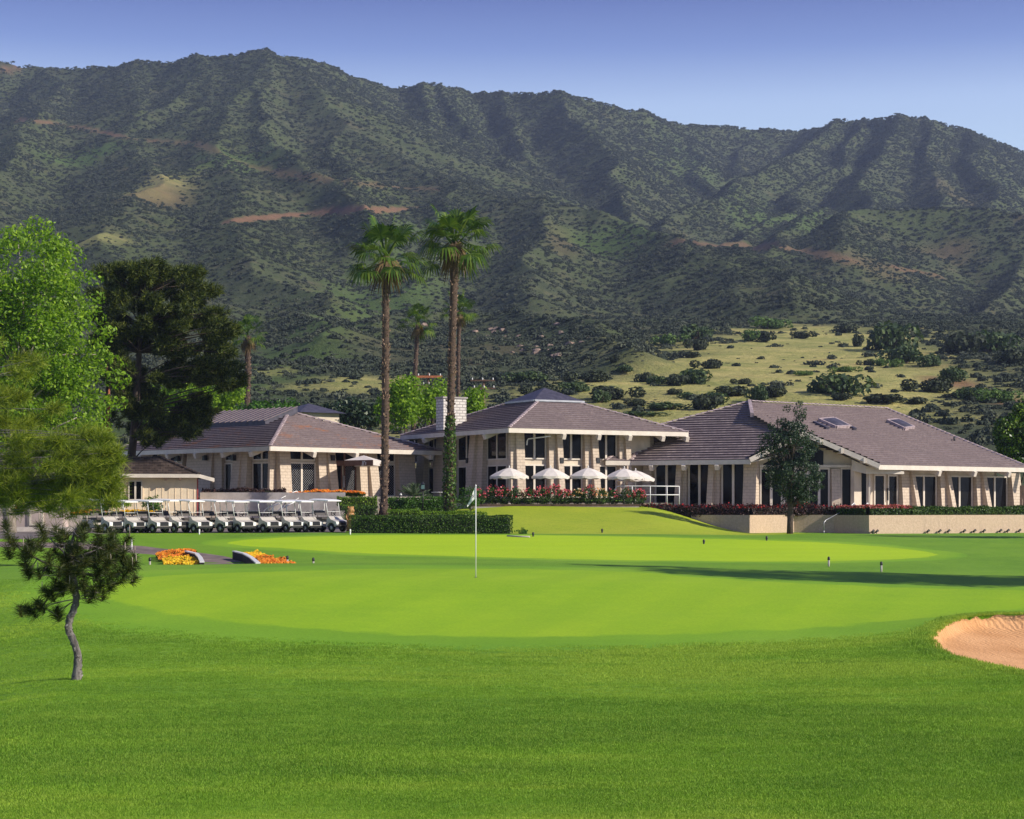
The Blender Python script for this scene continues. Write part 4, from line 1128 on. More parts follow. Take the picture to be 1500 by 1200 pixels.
# gable wall
g0=Vector((PX(1110,122.4),122.4,0)); g1=Vector((PX(1273,122.4),122.4,0))
wG=Wall(g0,g1,-0.4,2.35,DW); wG.body('cream')
ap=wG.at(1178)
mg=MB(); f=wG.fr
mg.add([f(0,-0.3,2.35),f(wG.L,-0.3,2.35),f(wG.L,-0.3,2.42),f(ap,-0.3,4.35),f(0,-0.3,2.8),f(0,0,2.35),f(wG.L,0,2.35),f(wG.L,0,2.42),f(ap,0,4.35),f(0,0,2.8)],[(0,1,2,3,4),(9,8,7,6,5),(0,5,6,1),(1,6,7,2),(2,7,8,3),(3,8,9,4),(4,9,5,0)])
mg.build('gable_wall',M['cream'],DW)
for a_,b_ in ((1113,1146),(1150,1180),(1184,1215),(1231,1271)): wG.window(a_,b_,-0.35,2.38,1,fw=0.1)
for i,(a_,b_,z_) in enumerate(((1118,1146,2.9),(1150,1177,3.4),(1180,1206,3.4))):
    q=[(wG.at(a_),2.5),(wG.at(b_),2.5)]
    zz=lambda u_: min(2.75+(4.3-2.75)*u_/ap, 4.3-(4.3-2.42)*(u_-ap)/(wG.L-ap))-0.3
    p4=[(q[0][0],2.5),(q[1][0],2.5),(q[1][0],max(2.6,zz(q[1][0]))),(q[0][0],max(2.6,zz(q[0][0])))]
    MB().add([f(u_,0.004,v_) for u_,v_ in p4]+[f(u_,0.04,v_) for u_,v_ in p4],[(4,5,6,7),(0,3,2,1),(0,1,5,4),(1,2,6,5),(2,3,7,6),(3,0,4,7)]).build('gable_pane',M['glass'],DW)
wG.pillar(1217,1229.5,0.3,0.25,z1=2.3)
for a_ in (1147,1181): wG.pillar(a_,a_+2.5,0.16,0.0,mat='trim',z1=2.42,name='mullion_post')
wG.pillar(1271.5,1274,0.2,0.0,mat='trim',z1=2.3)
MB().box(0.1,wG.L-0.1,0.105,0.22,2.40,2.56,f).build('transom_beam',M['trim'],DW)
# long wall under B
wB=Wall(G+bn*1.9-ev*0.1,G+bn*1.9+ev*14.6,-0.4,2.5,DW); wB.body('cream')
zt=1.98
for a_,b_,m_ in ((1279,1295,0),(1333,1370.5,1),(1385,1423,1),(1437,1474,1)): wB.window(a_,b_,-0.35,zt,m_,fw=0.1)
dd=wB.window(1299,1314,-0.35,zt,0,fw=0.12,name='door')
u0=wB.at(1298); MB().box(u0-0.05,u0+0.05,0.11,0.17,0.3,1.1,wB.fr).build('handle',M['black'],dd)
for a_,b_,o_,bt in ((1315,1327,.3,.2),(1327,1332,.45,.55),(1371.5,1379,.3,.2),(1379,1384.5,.45,.55),(1424,1431,.3,.2),(1431,1436.5,.45,.55),(1475,1488,.35,.3)): wB.pillar(a_,b_,o_,bt,z1=2.2)
for p in (1341,1393,1443,1488): wB.tail(p,1.9,2.5,.363)
Wall(G+bn*1.9+ev*14.6,G+bn*12+ev*14.6,-0.4,2.5,DW).body('brick')
Wall(DLf+dn*9,DLf+dn*1.5-dv*0.2,-0.3,3.0,DW).body('cream')
# roof skylights on B
def onBq(px,py):
    k=(px-750)/F; m_=(HZ-py)/F   # x=kY z=mY on plane
    Y=(2.5+bs*(23.1*.63-120.5*.777))/(m_-bs*(-.63*k+.777)); return Vector((k*Y,Y,m_*Y))
def blister(corners,name='skylight'):
    c=[onBq(*q) for q in corners]; nb=Vector((bs*.63,-bs*.777,1)).normalized()
    fr_=MB(); n=4
    for i in range(4): fr_.beam(c[i]+nb*0.14,c[(i+1)%4]+nb*0.14,0.16,0.22,up=nb)
    o=fr_.build(name,M['cap'],roofB)
    mid=sum(c,Vector())/4
    d=MB(); N_=6; grid=[]
    for i in range(N_+1):
        for j in range(N_+1):
            u_,v_=i/N_,j/N_
            p=(c[0]*(1-u_)+c[1]*u_)*(1-v_)+(c[3]*(1-u_)+c[2]*u_)*v_
            grid.append(p+nb*(0.2+0.15*(1-(2*u_-1)**4)*(1-(2*v_-1)**4)))
    d.add(grid,[(i*(N_+1)+j,i*(N_+1)+j+1,(i+1)*(N_+1)+j+1,(i+1)*(N_+1)+j) for i in range(N_) for j in range(N_)],True)
    d.build('dome',M['slate'],o)
blister([(1199,618),(1221,616),(1245,628),(1224,629)])
blister([(1299,619.5),(1315,618),(1338,629),(1324,631)])
for (a_,b_) in (((1192,621),(1212,630)),((1230,621),(1252,631))):
    p,q=onBq(*a_),onBq(*b_); nb=Vector((0.2,-0.26,0.93)); MB().beam(p+nb*0.12,q+nb*0.12,0.3,0.16,up=nb).build('roof_rail',M['slate'],roofB)
MB().tube([onBq(1398,647)+Vector((0,0,-0.05)),onBq(1398,647)+Vector((0,0,0.35))],0.07,8).build('vent_pipe',M['black'],roofB)

# the dining wing stands a little farther off than it was drawn
def all_children(o):
    for c_ in o.children:
        yield c_
        yield from all_children(c_)
for o_ in list(all_children(DW)):
    if o_.type=='MESH': o_.data.transform(__import__('mathutils').Matrix.Scale(1.04,4))
# ---- little grey roofed pavilion behind the first wing
PV=empty('pavilion',(0,0,0)); tag(PV,'small building whose grey pyramid roof peeps over the rust stained wing','building')
px_,py_=PX(452,156),156
def pyr(cx,cy,hw,z0,z1,rot): return [(cx+hw*math.cos(R(rot+45+90*i))*1.414,cy+hw*math.sin(R(rot+45+90*i))*1.414,z0) for i in range(4)]+[(cx,cy,z1)]
MB().add(pyr(px_,py_,2.25,7.45,8.30,38),[(0,1,4),(1,2,4),(2,3,4),(3,0,4),(3,2,1,0)]).build('roof',M['slate'],PV)
mw=MB(); q=pyr(px_,py_,1.8,0,0,38)[:4]; mw.prism([(p[0],p[1]) for p in q],0.3,7.5); mw.build('wall',M['cream'],PV)

# ---- cart hut
HT=empty('cart_hut',(0,0,0)); tag(HT,'small board sided hut with dark shake roof behind the golf carts','building')
hw_=Wall((PX(158,116.2),116.2,0),(PX(289,117.1),117.1,0),-1.5,1.72,HT)
mbb=MB().box(0,hw_.L,-4.2,0,-1.5,1.72,hw_.fr); hb=mbb.build('wall',M['hutwall'],HT)
bt=MB()
for i in range(14):
    u_=0.2+i*(hw_.L-0.4)/13
    if hw_.at(186)<u_<hw_.at(209.5): continue
    bt.box(u_-0.018,u_+0.018,0.0,0.022,-1.5,1.66,hw_.fr)
bt.build('battens',M['hutwall'],hb)
MB().box(hw_.L-0.02,hw_.L+0.06,-0.10,0.03,-1.5,1.6,hw_.fr).build('corner_board',M['red_trim'],HT)
hw_.window(188,208.5,hw_.Z(190,733),hw_.Z(190,704),1,fw=0.07)
f=hw_.fr; ov=0.5
rh=Roof(); e0=Vector(f(-1.0,ov,1.86)); e1=Vector(f(hw_.L+0.1,ov,1.86)); t0=Vector(f(-1.0,-2.4,2.98)); t1=Vector(f(hw_.at(232),-2.4,2.98)); e2=Vector(f(hw_.L+1.0,0.4,1.62)); e3=Vector(f(hw_.L+1.0,-4.6,1.62))
rh.slope([e0,e1,t1,t0],e0,e1,0.3,0.06); rh.slope([e1,e2,e3,t1],e2,e3,0.3,0.06)
rh.slope([Vector(f(-1.0,-5.4,1.86)),t0,t1,e3],Vector(f(hw_.L,-5.4,1.86)),Vector(f(-1,-5.4,1.86)),0.3,0.06)
hr_=rh.build('roof',M['shake'],HT)
caps('ridge_cap',e1,t1,hr_,'shake')
fascia([e0,e1,e2,e3],HT,h=0.22,th=0.07); soffit([e0,e1,t1,t0],HT,0.10,0.04); soffit([e1,e2,e3,t1],HT,0.10,0.04)
for u_ in (hw_.at(243),hw_.at(264)): MB().beam(f(u_,-0.1,1.62),f(u_,ov+0.05,1.58),0.12,0.16).build('rafter_tail',M['wood'],HT)
# ---- store building further left, half hidden by pines
ST=empty('storage_building',(0,0,0)); tag(ST,'pinkish board walled building with door behind the olive pine','building')
sw=Wall((PX(-220,112.5),112.5,0),(PX(92,112),112,0),-1.5,1.75,ST)
MB().box(0,sw.L,-6,0,-1.5,1.75,sw.fr).build('wall',M['hutpink'],ST)
dr=sw.window(43.5,64,-1.2,1.2,0,fw=0.12,name='door'); 
MB().box(sw.at(44.5),sw.at(63),0.05,0.09,-1.1,-0.1,sw.fr).build('lower_panel',M['hutpink'],dr)
MB().box(sw.at(46),sw.at(50.5),0.05,0.06,0.05,0.30,sw.fr).build('notice',M['cartwhite'],dr)
sw.window(22,36,-0.35,0.9,0,fw=0.14,frame='redwood'); MB().box(sw.at(41.2),sw.at(42.6),0.002,0.07,-1.5,1.6,sw.fr).build('corner_board',M['trim'],ST)
f=sw.fr; rs=Roof(); rs.slope([Vector(f(-1,0.9,1.9)),Vector(f(sw.L+0.8,0.9,1.9)),Vector(f(sw.L-2.5,-3,3.1)),Vector(f(-1,-3,3.1))],Vector(f(-1,0.9,1.9)),Vector(f(sw.L,0.9,1.9)),0.3,0.06)
rs.slope([Vector(f(sw.L+0.8,0.9,1.9)),Vector(f(sw.L+0.8,-6.9,1.9)),Vector(f(sw.L-2.5,-3,3.1))],Vector(f(sw.L+0.8,0.9,1.9)),Vector(f(sw.L+0.8,-6.9,1.9)),0.3,0.06)
rs.build('roof',M['shake'],ST); fascia([Vector(f(-1,0.9,1.9)),Vector(f(sw.L+0.8,0.9,1.9)),Vector(f(sw.L+0.8,-6.9,1.9))],ST,h=0.2)

# ---- terraces and retaining walls
def flat(name,poly,z0,z1,mat): return tag(MB().prism(poly,z0,z1).build(name,M[mat]),kind='structure')
lt=[(PX(292,121.3),121.3),(PX(506,121.3),121.3),(PX(540,123.2),123.2),(PX(640,124.6),124.6),(PX(640,140),140),(PX(100,146),146),(PX(100,124),124),(PX(292,124),124)]
flat('terrace',lt,-1.7,0.55,'paving')
tag(MB().prism([(PX(293,121),121),(PX(506,121),121),(PX(506,121.28),121.28),(PX(293,121.28),121.28)],-1.6,0.80).build('lot_wall',M['concrete']),'long plain grey rendered wall behind the golf carts below orange flowers','wall')
rw=[(980,121.6),(1098,118.0),(1163,120.4),(1222,119.6),(1273,116.6),(1640,124.5)]
rp=[Vector((PX(a_,y_),y_,0)) for a_,y_ in rw]
flat('planted_terrace',[(p.x,p.y+0.31) for p in rp]+[(PX(1640,145),145),(PX(980,145),145)],-2.0,-0.72,'soil')
flat('dining_terrace',[(PX(925,124.6),124.6),(PX(1105,121.5),121.5),(PX(1170,121.9),121.9),(PX(1275,120.6),120.6),(PX(1560,131.5),131.5),(PX(1560,150),150),(PX(925,146),146)],-1.6,-0.36,'paving')
wm=MB(); n_=len(rp)
off=[p+Vector((0,0.3,0)) for p in rp]
RWZ=-0.62
for i in range(n_-1):
    a_,b_,c_,d_=rp[i],rp[i+1],off[i+1],off[i]; z0,z1=-2.3,RWZ
    # the wall leans back a little
    wm.add([(a_.x,a_.y-0.08,z0),(b_.x,b_.y-0.08,z0),(b_.x,b_.y,z1),(a_.x,a_.y,z1),(d_.x,d_.y,z1),(c_.x,c_.y,z1),(c_.x,c_.y,z0),(d_.x,d_.y,z0)],[(0,1,2,3),(3,2,5,4),(4,5,6,7)]+([(0,3,4,7)] if i==0 else [])+([(1,6,5,2)] if i==n_-2 else []))
tag(wm.build('retaining_wall',M['stucco']),'tan stucco retaining wall zigzagging below the dining wing','wall')
tag(MB().prism([(PX(690,121.6),121.6),(PX(936,121.6),121.6),(PX(936,121.85),121.85),(PX(690,121.85),121.85)],-0.5,-0.10).build('terrace_kerb',M['concrete']),'low pale kerb along the lawn bank under the rose bushes','kerb')
# little walls beside the cart path
def lowwall(pix,label,y0=74,y1=100,h=0.33):
    c=[GP(a_,b_,y0,y1) for a_,b_ in pix]; m=MB(); cm=MB()
    for a_,b_ in zip(c[:-1],c[1:]):
        m.beam(a_+Vector((0,0,h/2-0.15)),b_+Vector((0,0,h/2-0.15)),0.16,h+0.3); cm.beam(a_+Vector((0,0,h+0.025)),b_+Vector((0,0,h+0.025)),0.19,0.05)
    t=empty('path_wall',c[1]); tag(t,label,'wall',group='low walls beside the cart path')
    for o_,nm,mt in ((m,'wall_body','blackwall'),(cm,'coping','whitemetal')):
        o_.build(nm,M[mt],t,origin=None).location=-c[1]
lowwall([(273,819),(288,823),(293,829),(296,836)],'low black wall with white coping between path and orange flower bed')
lowwall([(343,819),(358,823),(368,829),(378,838)],'low black wall with white coping beside the yellow flowers')
tag(MB().prism([(PX(690,121.86),121.86),(PX(938,121.86),121.86),(PX(938,123.4),123.4),(PX(690,123.4),123.4)],-0.5,0.06).build('planting_bed',M['soil']),kind='structure')
tag(MB().prism([(PX(640,123.41),123.41),(PX(985,123.41),123.41),(PX(985,134),134),(PX(640,134),134)],-0.5,0.14).build('terrace',M['paving']),kind='structure')
t=empty('wooden_fence',(PX(1494,131.8),131.8,-0.4)); tag(t,'short grey brown board fence past the end of the dining wing','fence')
for i in range(12):
    MB().box(i*0.19,i*0.19+0.17,0,0.03,-0.3,1.75+0.03*(i%3)).build('board',M['wood'],t)
MB().box(0,2.3,0.03,0.09,0.3,0.4).build('rail',M['wood'],t)
# ------------------------------------------------------------------ plants
def leaf_quads(C,size,nrm=None,jit=0.6,asp=0.55,fold=0.0):
    """diamond leaves at centres C (n,3)"""
    n=len(C); d=rng.normal(size=(n,3))
    if nrm is not None: d=nrm+d*jit
    d/=np.linalg.norm(d,axis=1,keepdims=True)+1e-9
    t=np.cross(d,rng.normal(size=(n,3))); t/=np.linalg.norm(t,axis=1,keepdims=True)+1e-9
    u=np.cross(d,t); s=(size*(0.6+0.8*rng.random(n)))[:,None] if np.ndim(size)==0 else size[:,None]
    V=np.stack([C+t*s*0.5,C+u*s*0.5*asp,C-t*s*0.5,C-u*s*0.5*asp],1).reshape(-1,3)
    return V,np.arange(4*n).reshape(-1,4)
def needles(C,D,ln,wd):
    """long thin needles from C along D"""
    n=len(C); D=D/(np.linalg.norm(D,axis=1,keepdims=True)+1e-9)
    s=np.cross(D,rng.normal(size=(n,3))); s/=np.linalg.norm(s,axis=1,keepdims=True)+1e-9
    l=(ln*(0.7+0.5*rng.random(n)))[:,None]
    V=np.stack([C-s*wd/2,C+s*wd/2,C+D*l+s*wd*0.2,C+D*l-s*wd*0.2],1).reshape(-1,3)
    return V,np.arange(4*n).reshape(-1,4)
def quads_obj(name,parts,mat,parent,base):
    Vs=[];Fs=[];k=0
    for V,Fq in parts: Vs.append(V);Fs.append(Fq+k);k+=len(V)
    V=np.vstack(Vs)-np.array(base)
    return link_mesh(name,np_mesh(name,V,np.vstack(Fs)),mat,parent)
def in_ell(n,c,r,shell=0.0):
    d=rng.normal(size=(n,3)); d/=np.linalg.norm(d,axis=1,keepdims=True)
    k=rng.random(n)**(1/3); k=shell+(1-shell)*k
    return np.asarray(c)+d*k[:,None]*np.asarray(r), d
def sub(mb,base):
    mb.v=[(p[0]-base[0],p[1]-base[1],p[2]-base[2]) for p in mb.v]; return mb
def limb(mb,a,b,r0,r1,bend=0.12,n=5,sides=6):
    a=Vector(a);b=Vector(b); L_=(b-a).length; o=Vector((random.uniform(-1,1),random.uniform(-1,1),random.uniform(-.3,.6)))*L_*bend
    pts=[a+(b-a)*(i/n)+o*math.sin(math.pi*i/n) for i in range(n+1)]
    mb.tube(pts,[r0+(r1-r0)*i/n for i in range(n+1)],sides); return pts
def broad_tree(name,label,base,ells,nclump,per,leaf,mats,trunk_r=0.25,clump_r=0.8,bark='bark',cat='tree',group=None,up=0.35,trunk_top=None,flat=0.75,bare=0,minclear=None,asp=0.55,limbs=None):
    base=Vector(base); t=empty(name,base); tag(t,label,cat,group)
    w=np.array([e[1][0]*e[1][1]*e[1][2] for e in ells],float); w/=w.sum()
    cs=[]
    for i in range(nclump):
        e=ells[rng.choice(len(ells),p=w)]
        p,_=in_ell(1,e[0],e[1],0.45); cs.append(p[0])
    cs=np.array(cs)
    parts=[]
    for c in cs:
        r_=clump_r*(0.6+0.7*rng.random()); n=int(per*(r_/clump_r)**2*(0.7+0.6*rng.random()))+4
        p,d=in_ell(n,c,(r_,r_,r_*flat),0.25)
        nr=d*0.8+np.array([0,0,up])
        parts.append(leaf_quads(p,leaf,nr,0.7,asp))
    quads_obj('crown',parts,mats,t,base)
    top=Vector(trunk_top) if trunk_top else Vector(tuple(np.mean([e[0] for e in ells],0)))
    m=MB(); tp=limb(m,base-Vector((0,0,.2)),top,trunk_r,trunk_r*0.45,0.04,7,10)
    for i in rng.choice(len(cs),min(len(cs),limbs or max(6,nclump//5)),replace=False):
        c=Vector(cs[i]); q=tp[2+int(rng.integers(0,5))]; 
        if c.z<q.z: q=tp[2]
        limb(m,q,c,trunk_r*0.28,0.025,0.10,4,5)
    for i in range(bare):
        c=Vector(cs[int(rng.integers(len(cs)))])*1.0; q=tp[4]; limb(m,q,q+(c-q)*1.10,trunk_r*0.2,0.02,0.1,4,5)
    sub(m,base).build('trunk',M[bark],t)
    return t
def E(px,py,r,Y,ry=None,dy=0.0,rr=None):
    """ellipsoid from photo pixels: centre, horizontal and vertical pixel radius at distance Y"""
    c=P(px,py,Y+dy); s=Y/F
    return ((c.x,c.y,c.z),(r*s,(rr or r)*s,(ry or r)*s))

# tall bright broadleaf at the side of the drive
Y=106; gzl=-1.5
broad_tree('broadleaf_tree','tall bright green spring leafed tree beside the drive',(PX(15,Y),Y,gzl),
  [E(40,420,80,Y,80),E(130,560,50,Y,50),E(70,500,90,Y,60),E(30,400,70,Y,80),E(75,440,75,Y,85),E(-30,470,85,Y,110),E(95,520,60,Y,65),E(110,600,72,Y,58),E(60,560,70,Y,70),E(20,620,90,Y,80),E(145,595,38,Y,30),E(25,352,26,Y,26),E(-50,380,50,Y,50),E(-60,590,80,Y,110)],
  430,125,0.22,M['leaf_bright'],0.38,0.85,'palebark',bare=2,up=0.25,limbs=60,trunk_top=P(20,430,Y))
# olive long-needled pine in front of it
def pine(name,label,base,top,tips,ntuft,per,ln,wd,mat,bark,trunk_r,spread=0.35,droop=-0.1,group=None,side_r=0.05,core=None):
    base=Vector(base); t=empty(name,base); tag(t,label,'tree',group)
    m=MB(); tp=limb(m,base-Vector((0,0,.2)),top,trunk_r,trunk_r*0.3,0.05,9,10)
    parts=[]
    for (c,r) in tips:
        c=Vector(c)
        q=min(tp[2:],key=lambda p:(p-c).length+ (2.5 if p.z>c.z+0.2 else 0))
        bp=limb(m,q,c,side_r,side_r*0.25,0.10,5,5)
        n=max(3,int(ntuft*(0.7+0.6*rng.random())))
        for k in range(n):
            o,_=in_ell(1,c,r,0.15); o=o[0]
            ax=(o-np.array(q)); ax/=np.linalg.norm(ax)+1e-9; ax=ax+np.array([0,0,0.35]); 
            C_=o[None]+np.linspace(-0.5,0.5,per)[:,None]*ax[None]*ln*1.0
            D_=ax[None]*0.7+rng.normal(size=(per,3))*spread*1.6+np.array([0,0,droop])
            parts.append(needles(C_,D_,ln,wd))
    quads_obj('crown',parts,mat,t,base)
    sub(m,base).build('trunk',M[bark],t)
    return t
Y=78
tips=[]
for (px,py,rx,ry,n) in ((0,540,55,60,10),(50,620,40,40,6),(-20,620,60,60,13),(100,672,55,35,12),(40,680,75,40,17),(128,705,42,34,12),(75,715,55,35,12),(15,715,40,30,7),(100,735,40,17,6),(150,655,22,30,6),(-60,680,40,60,6),(155,700,18,28,6),(145,725,22,18,5),(40,580,50,40,4),(30,700,60,35,8)):
    for i in range(n):
        c=P(px+rx*rng.uniform(-1,1)*0.9,py+ry*rng.uniform(-1,1)*1.05,Y+rng.uniform(-2.8,2.8)); s=Y/F; q_=rng.uniform(7,14)
        tips.append(((c.x,c.y,c.z),(q_*s*1.5,q_*s,q_*s*0.7)))
pine('pine_tree','olive needled pine hanging over the drive before the board walled hut',(PX(-95,Y),Y,gz(PX(-95,Y),Y)),P(-70,470,Y),tips,9,46,0.46,0.020,M['needle_olive'],'greybark',0.30,0.55,-0.12,side_r=0.022)
# big dark pine over the clubhouse wing
Y=121
tips=[]
for (px,py,rx,ry,n) in ((190,415,45,28,12),(245,425,50,28,13),(285,450,30,35,10),(215,470,70,35,18),(270,520,50,35,13),(180,525,40,35,10),(310,560,36,22,8),(225,570,55,32,12),(175,580,25,35,6),(240,622,50,18,9),(205,640,30,14,5),(332,548,14,14,4),(155,440,18,30,4),(275,620,30,14,5),(318,485,20,34,8),(300,520,34,28,8),(225,400,50,12,8),(160,480,20,50,7),(310,600,26,24,5),(250,480,60,50,10)):
    for i in range(n):
        c=P(px+rx*rng.uniform(-1,1)*0.9,py+ry*rng.uniform(-1,1)*0.9,Y+rng.uniform(-2.4,2.4)); s=Y/F
        tips.append(((c.x,c.y,c.z),(17*s,17*s,9*s)))
pine('pine_tree','big dark pine standing over the rust stained roof',(PX(179,Y),Y,-1.5),P(205,395,Y),tips,19,36,0.36,0.048,M['needle_dark'],'bark',0.34,0.5,0.05,side_r=0.07)
Y=124
tips=[]
for (px,py,rx,ry,n) in ((165,560,20,60,7),(160,640,14,20,3)):
    for i in range(n):
        c=P(px+rx*rng.uniform(-1,1),py+ry*rng.uniform(-1,1),Y+rng.uniform(-1,1)); s=Y/F
        tips.append(((c.x,c.y,c.z),(14*s,14*s,12*s)))
pine('pine_tree','slim dark pine trunk just behind the big dark pine',(PX(160,Y),Y,-0.8),P(165,500,Y),tips,10,30,0.34,0.045,M['needle_dark'],'bark',0.2,0.5,0.05,side_r=0.05)
# bright bushes and trees behind the roofs
def back_tree(label,pxs,Y,nclump,per,leaf,mat,base_px,group='leafy trees behind the clubhouse',cr=0.9,cat='tree',name='broadleaf_tree',tr=0.16):
    return broad_tree(name,label,(PX(base_px,Y),Y,0.3),[E(a,b,c,Y,d) for a,b,c,d in pxs],nclump,per,leaf,M[mat],tr,cr,'bark',cat,group,limbs=10)
back_tree('bright green tree glowing between the dark pine and the raised skylight',[(290,590,45,34),(325,580,28,28),(255,600,40,30),(230,640,30,20)],146,90,90,0.28,'leaf_bright',285)
back_tree('darker green tree at the foot of the shorter outlying palm',[(375,606,26,10),(405,607,34,9),(330,608,18,12)],158,44,80,0.30,'leaf_mid',365)
back_tree('bright green tree behind the first tall palm trunk',[(590,585,20,30),(585,600,24,24),(600,565,10,16)],153,60,80,0.28,'leaf_bright',588)
back_tree('bright green tree beside the white brick chimney',[(632,585,14,24),(620,600,22,16),(645,572,8,12)],156,45,80,0.28,'leaf_bright',628)
back_tree('small bright tree just behind the white brick chimney',[(690,590,14,12),(694,583,8,10)],158,22,70,0.28,'leaf_bright',690)
back_tree('dark grey green bush behind the valley between the two first roofs',[(505,603,26,12),(530,612,22,12),(545,606,16,12)],165,40,80,0.32,'leaf_dusk',520,cat='bush',name='bush')
back_tree('mid green bush low behind the grey pavilion roof',[(425,600,18,8),(480,612,24,8)],168,30,70,0.32,'leaf_mid',440,cat='bush',name='bush')

# ---- palms
def palm(label,base,bend_pts,crown,rad,trunk_r,nf=38,ivy=None,skirt=10,Ls=1.0,top_r=None):
    base=Vector(base); t=empty('palm_tree',base); tag(t,label,'palm tree')
    pts=[base-Vector((0,0,.2))]+[Vector(p) for p in bend_pts]+[Vector(crown)]
    # resample smooth
    q=[]; n=26
    for i in range(n+1):
        f_=i/n*(len(pts)-1); k=min(int(f_),len(pts)-2); q.append(pts[k].lerp(pts[k+1],f_-k))
    rr=[trunk_r*(1.0+0.5*max(0,1-i/3.0)**2)*(1+0.06*random.uniform(-1,1)) * (1 if top_r is None else (1+(top_r-1)*i/n)) for i in range(n+1)]
    m=MB().tube(q,rr,12); sub(m,base); tr=m.build('trunk',M['palmbark'],t)
    # old leaf bases sticking out of the trunk
    nb=int(900*(Vector(crown)-base).length/19*min(1,trunk_r/0.25)); u=rng.random(nb); az=rng.random(nb)*6.283
    C_=np.array([np.array(q[0])+(np.array(q[-1])-np.array(q[0]))*0 for _ in range(1)])
    idx=u*n; i0=np.clip(idx.astype(int),0,n-1); fq=(idx-i0)[:,None]; Q=np.array([tuple(p) for p in q]); Rr=np.array(rr)
    cc=Q[i0]*(1-fq)+Q[i0+1]*fq; rad_=Rr[i0]
    out=np.stack([np.cos(az),np.sin(az),np.zeros(nb)],1)
    parts=[needles(cc+out*rad_[:,None]*0.94,out*0.75+np.array([0,0,0.9])+rng.normal(size=(nb,3))*0.15,0.16*min(1.2,trunk_r/0.25),0.10*min(1.2,trunk_r/0.25))]
    quads_obj('leaf_bases',parts,M['palmboot'],tr,base)
    # fan fronds
    V=[];Fs=[];Vd=[];Fd=[]
    cr=Vector(crown)
    tot=nf+skirt
    for i in range(tot):
        dead=i>=nf
        az_=random.uniform(0,6.283) if dead else i*2.39996+random.uniform(-.25,.25)
        el=random.uniform(-72,-48) if dead else (82-108*(i/nf)**0.85+random.uniform(-8,8))
        d=Vector((math.cos(az_)*math.cos(R(el)),math.sin(az_)*math.cos(R(el)),math.sin(R(el))))
        pl=rad*(0.62 if not dead else 0.22)*random.uniform(.8,1.15)
        side=d.cross(Vector((0,0,1)));
        if side.length<0.1: side=Vector((1,0,0))
        side.normalize(); nu=side.cross(d).normalized()
        droop=Vector((0,0,-1))
        p0=cr+Vector((0,0,random.uniform(-.35,.25)*rad*0.5)); p1=p0+d*pl+droop*pl*0.10
        vv,ff=(Vd,Fd) if dead else (V,Fs)
        k=len(vv); w_=0.028*rad; vv+=[p0-side*w_,p0+side*w_,p1+side*w_*0.7,p1-side*w_*0.7]; ff.append((k,k+1,k+2,k+3))
        bl=rad*random.uniform(0.40,0.52); nseg=19
        twist=random.uniform(-.5,.5)
        for s_ in range(nseg):
            a_=R(-112+224*s_/(nseg-1)); 
            dd=(d*math.cos(a_)+side*math.sin(a_)*(1)+nu*twist*math.sin(a_)*0.7).normalized()
            ll=bl*(0.72+0.28*math.cos(a_*0.8))*random.uniform(.9,1.08); 
            mid=p1+dd*ll*0.55+droop*ll*0.04; hang=0.18+0.30*random.random()+(0.22 if el<5 else 0)
            tip=p1+dd*ll*0.92+droop*ll*hang
            ww=ll*0.62*R(224/(nseg-1))*0.40
            tn=dd.cross(nu if abs(dd.dot(nu))<.9 else d); tn.normalize()
            k=len(vv); vv+=[p1,mid+tn*ww,tip,mid-tn*ww]; ff.append((k,k+1,k+2,k+3))
    b=np.array(base)
    link_mesh('crown',np_mesh('crown',np.array([tuple(p) for p in V])-b,np.array(Fs)),M['palm'],t)
    if Vd: link_mesh('dead_fronds',np_mesh('dead_fronds',np.array([tuple(p) for p in Vd])-b,np.array(Fd)),M['palm_dead'],t)
    if ivy:
        n_i=1800; u=rng.random(n_i)**1.1*ivy; az=rng.random(n_i)*6.283; idx=u*n; i0=np.clip(idx.astype(int),0,n-1); fq=(idx-i0)[:,None]
        cc=Q[i0]*(1-fq)+Q[i0+1]*fq; out=np.stack([np.cos(az),np.sin(az),np.zeros(n_i)],1)
        k_=(0.31+0.12*rng.random(n_i))*(1.0-0.3*(u/ivy)**3)
        V_=leaf_quads(cc+out*k_[:,None],0.14,out,0.6,0.8)
        quads_obj('ivy',[V_],M['hedge'],t,base)
    return t
Y=113.5
palm('tall palm with bare shaggy trunk rising from the trimmed hedges',P(562,752,Y),[P(564,650,Y),P(565,520,Y)],P(565,376,Y),2.75,0.215,32,skirt=5)
Y=116
palm('tallest palm whose lower trunk is wrapped in green ivy',P(658,748,Y),[P(659,640,Y),P(662,520,Y)],P(667,354,Y),2.8,0.22,33,ivy=0.42,skirt=5)
Y=160
palm('thin trunked palm behind the gap between the two tall palms',P(605,640,Y),[P(606,570,Y),P(609,530,Y)],P(612,472,Y),1.85,0.17,20,skirt=3)
Y=162
palm('palm half hidden behind the ivy wrapped palm trunk',P(669,640,Y),[P(671,580,Y),P(671.5,520,Y)],P(673,455,Y),1.9,0.16,20,skirt=3)
Y=165
palm('shorter outlying palm between the dark pine and the mountain slope',P(362,640,Y),[P(362,590,Y),P(363,550,Y)],P(363,492,Y),2.05,0.24,22,skirt=4)

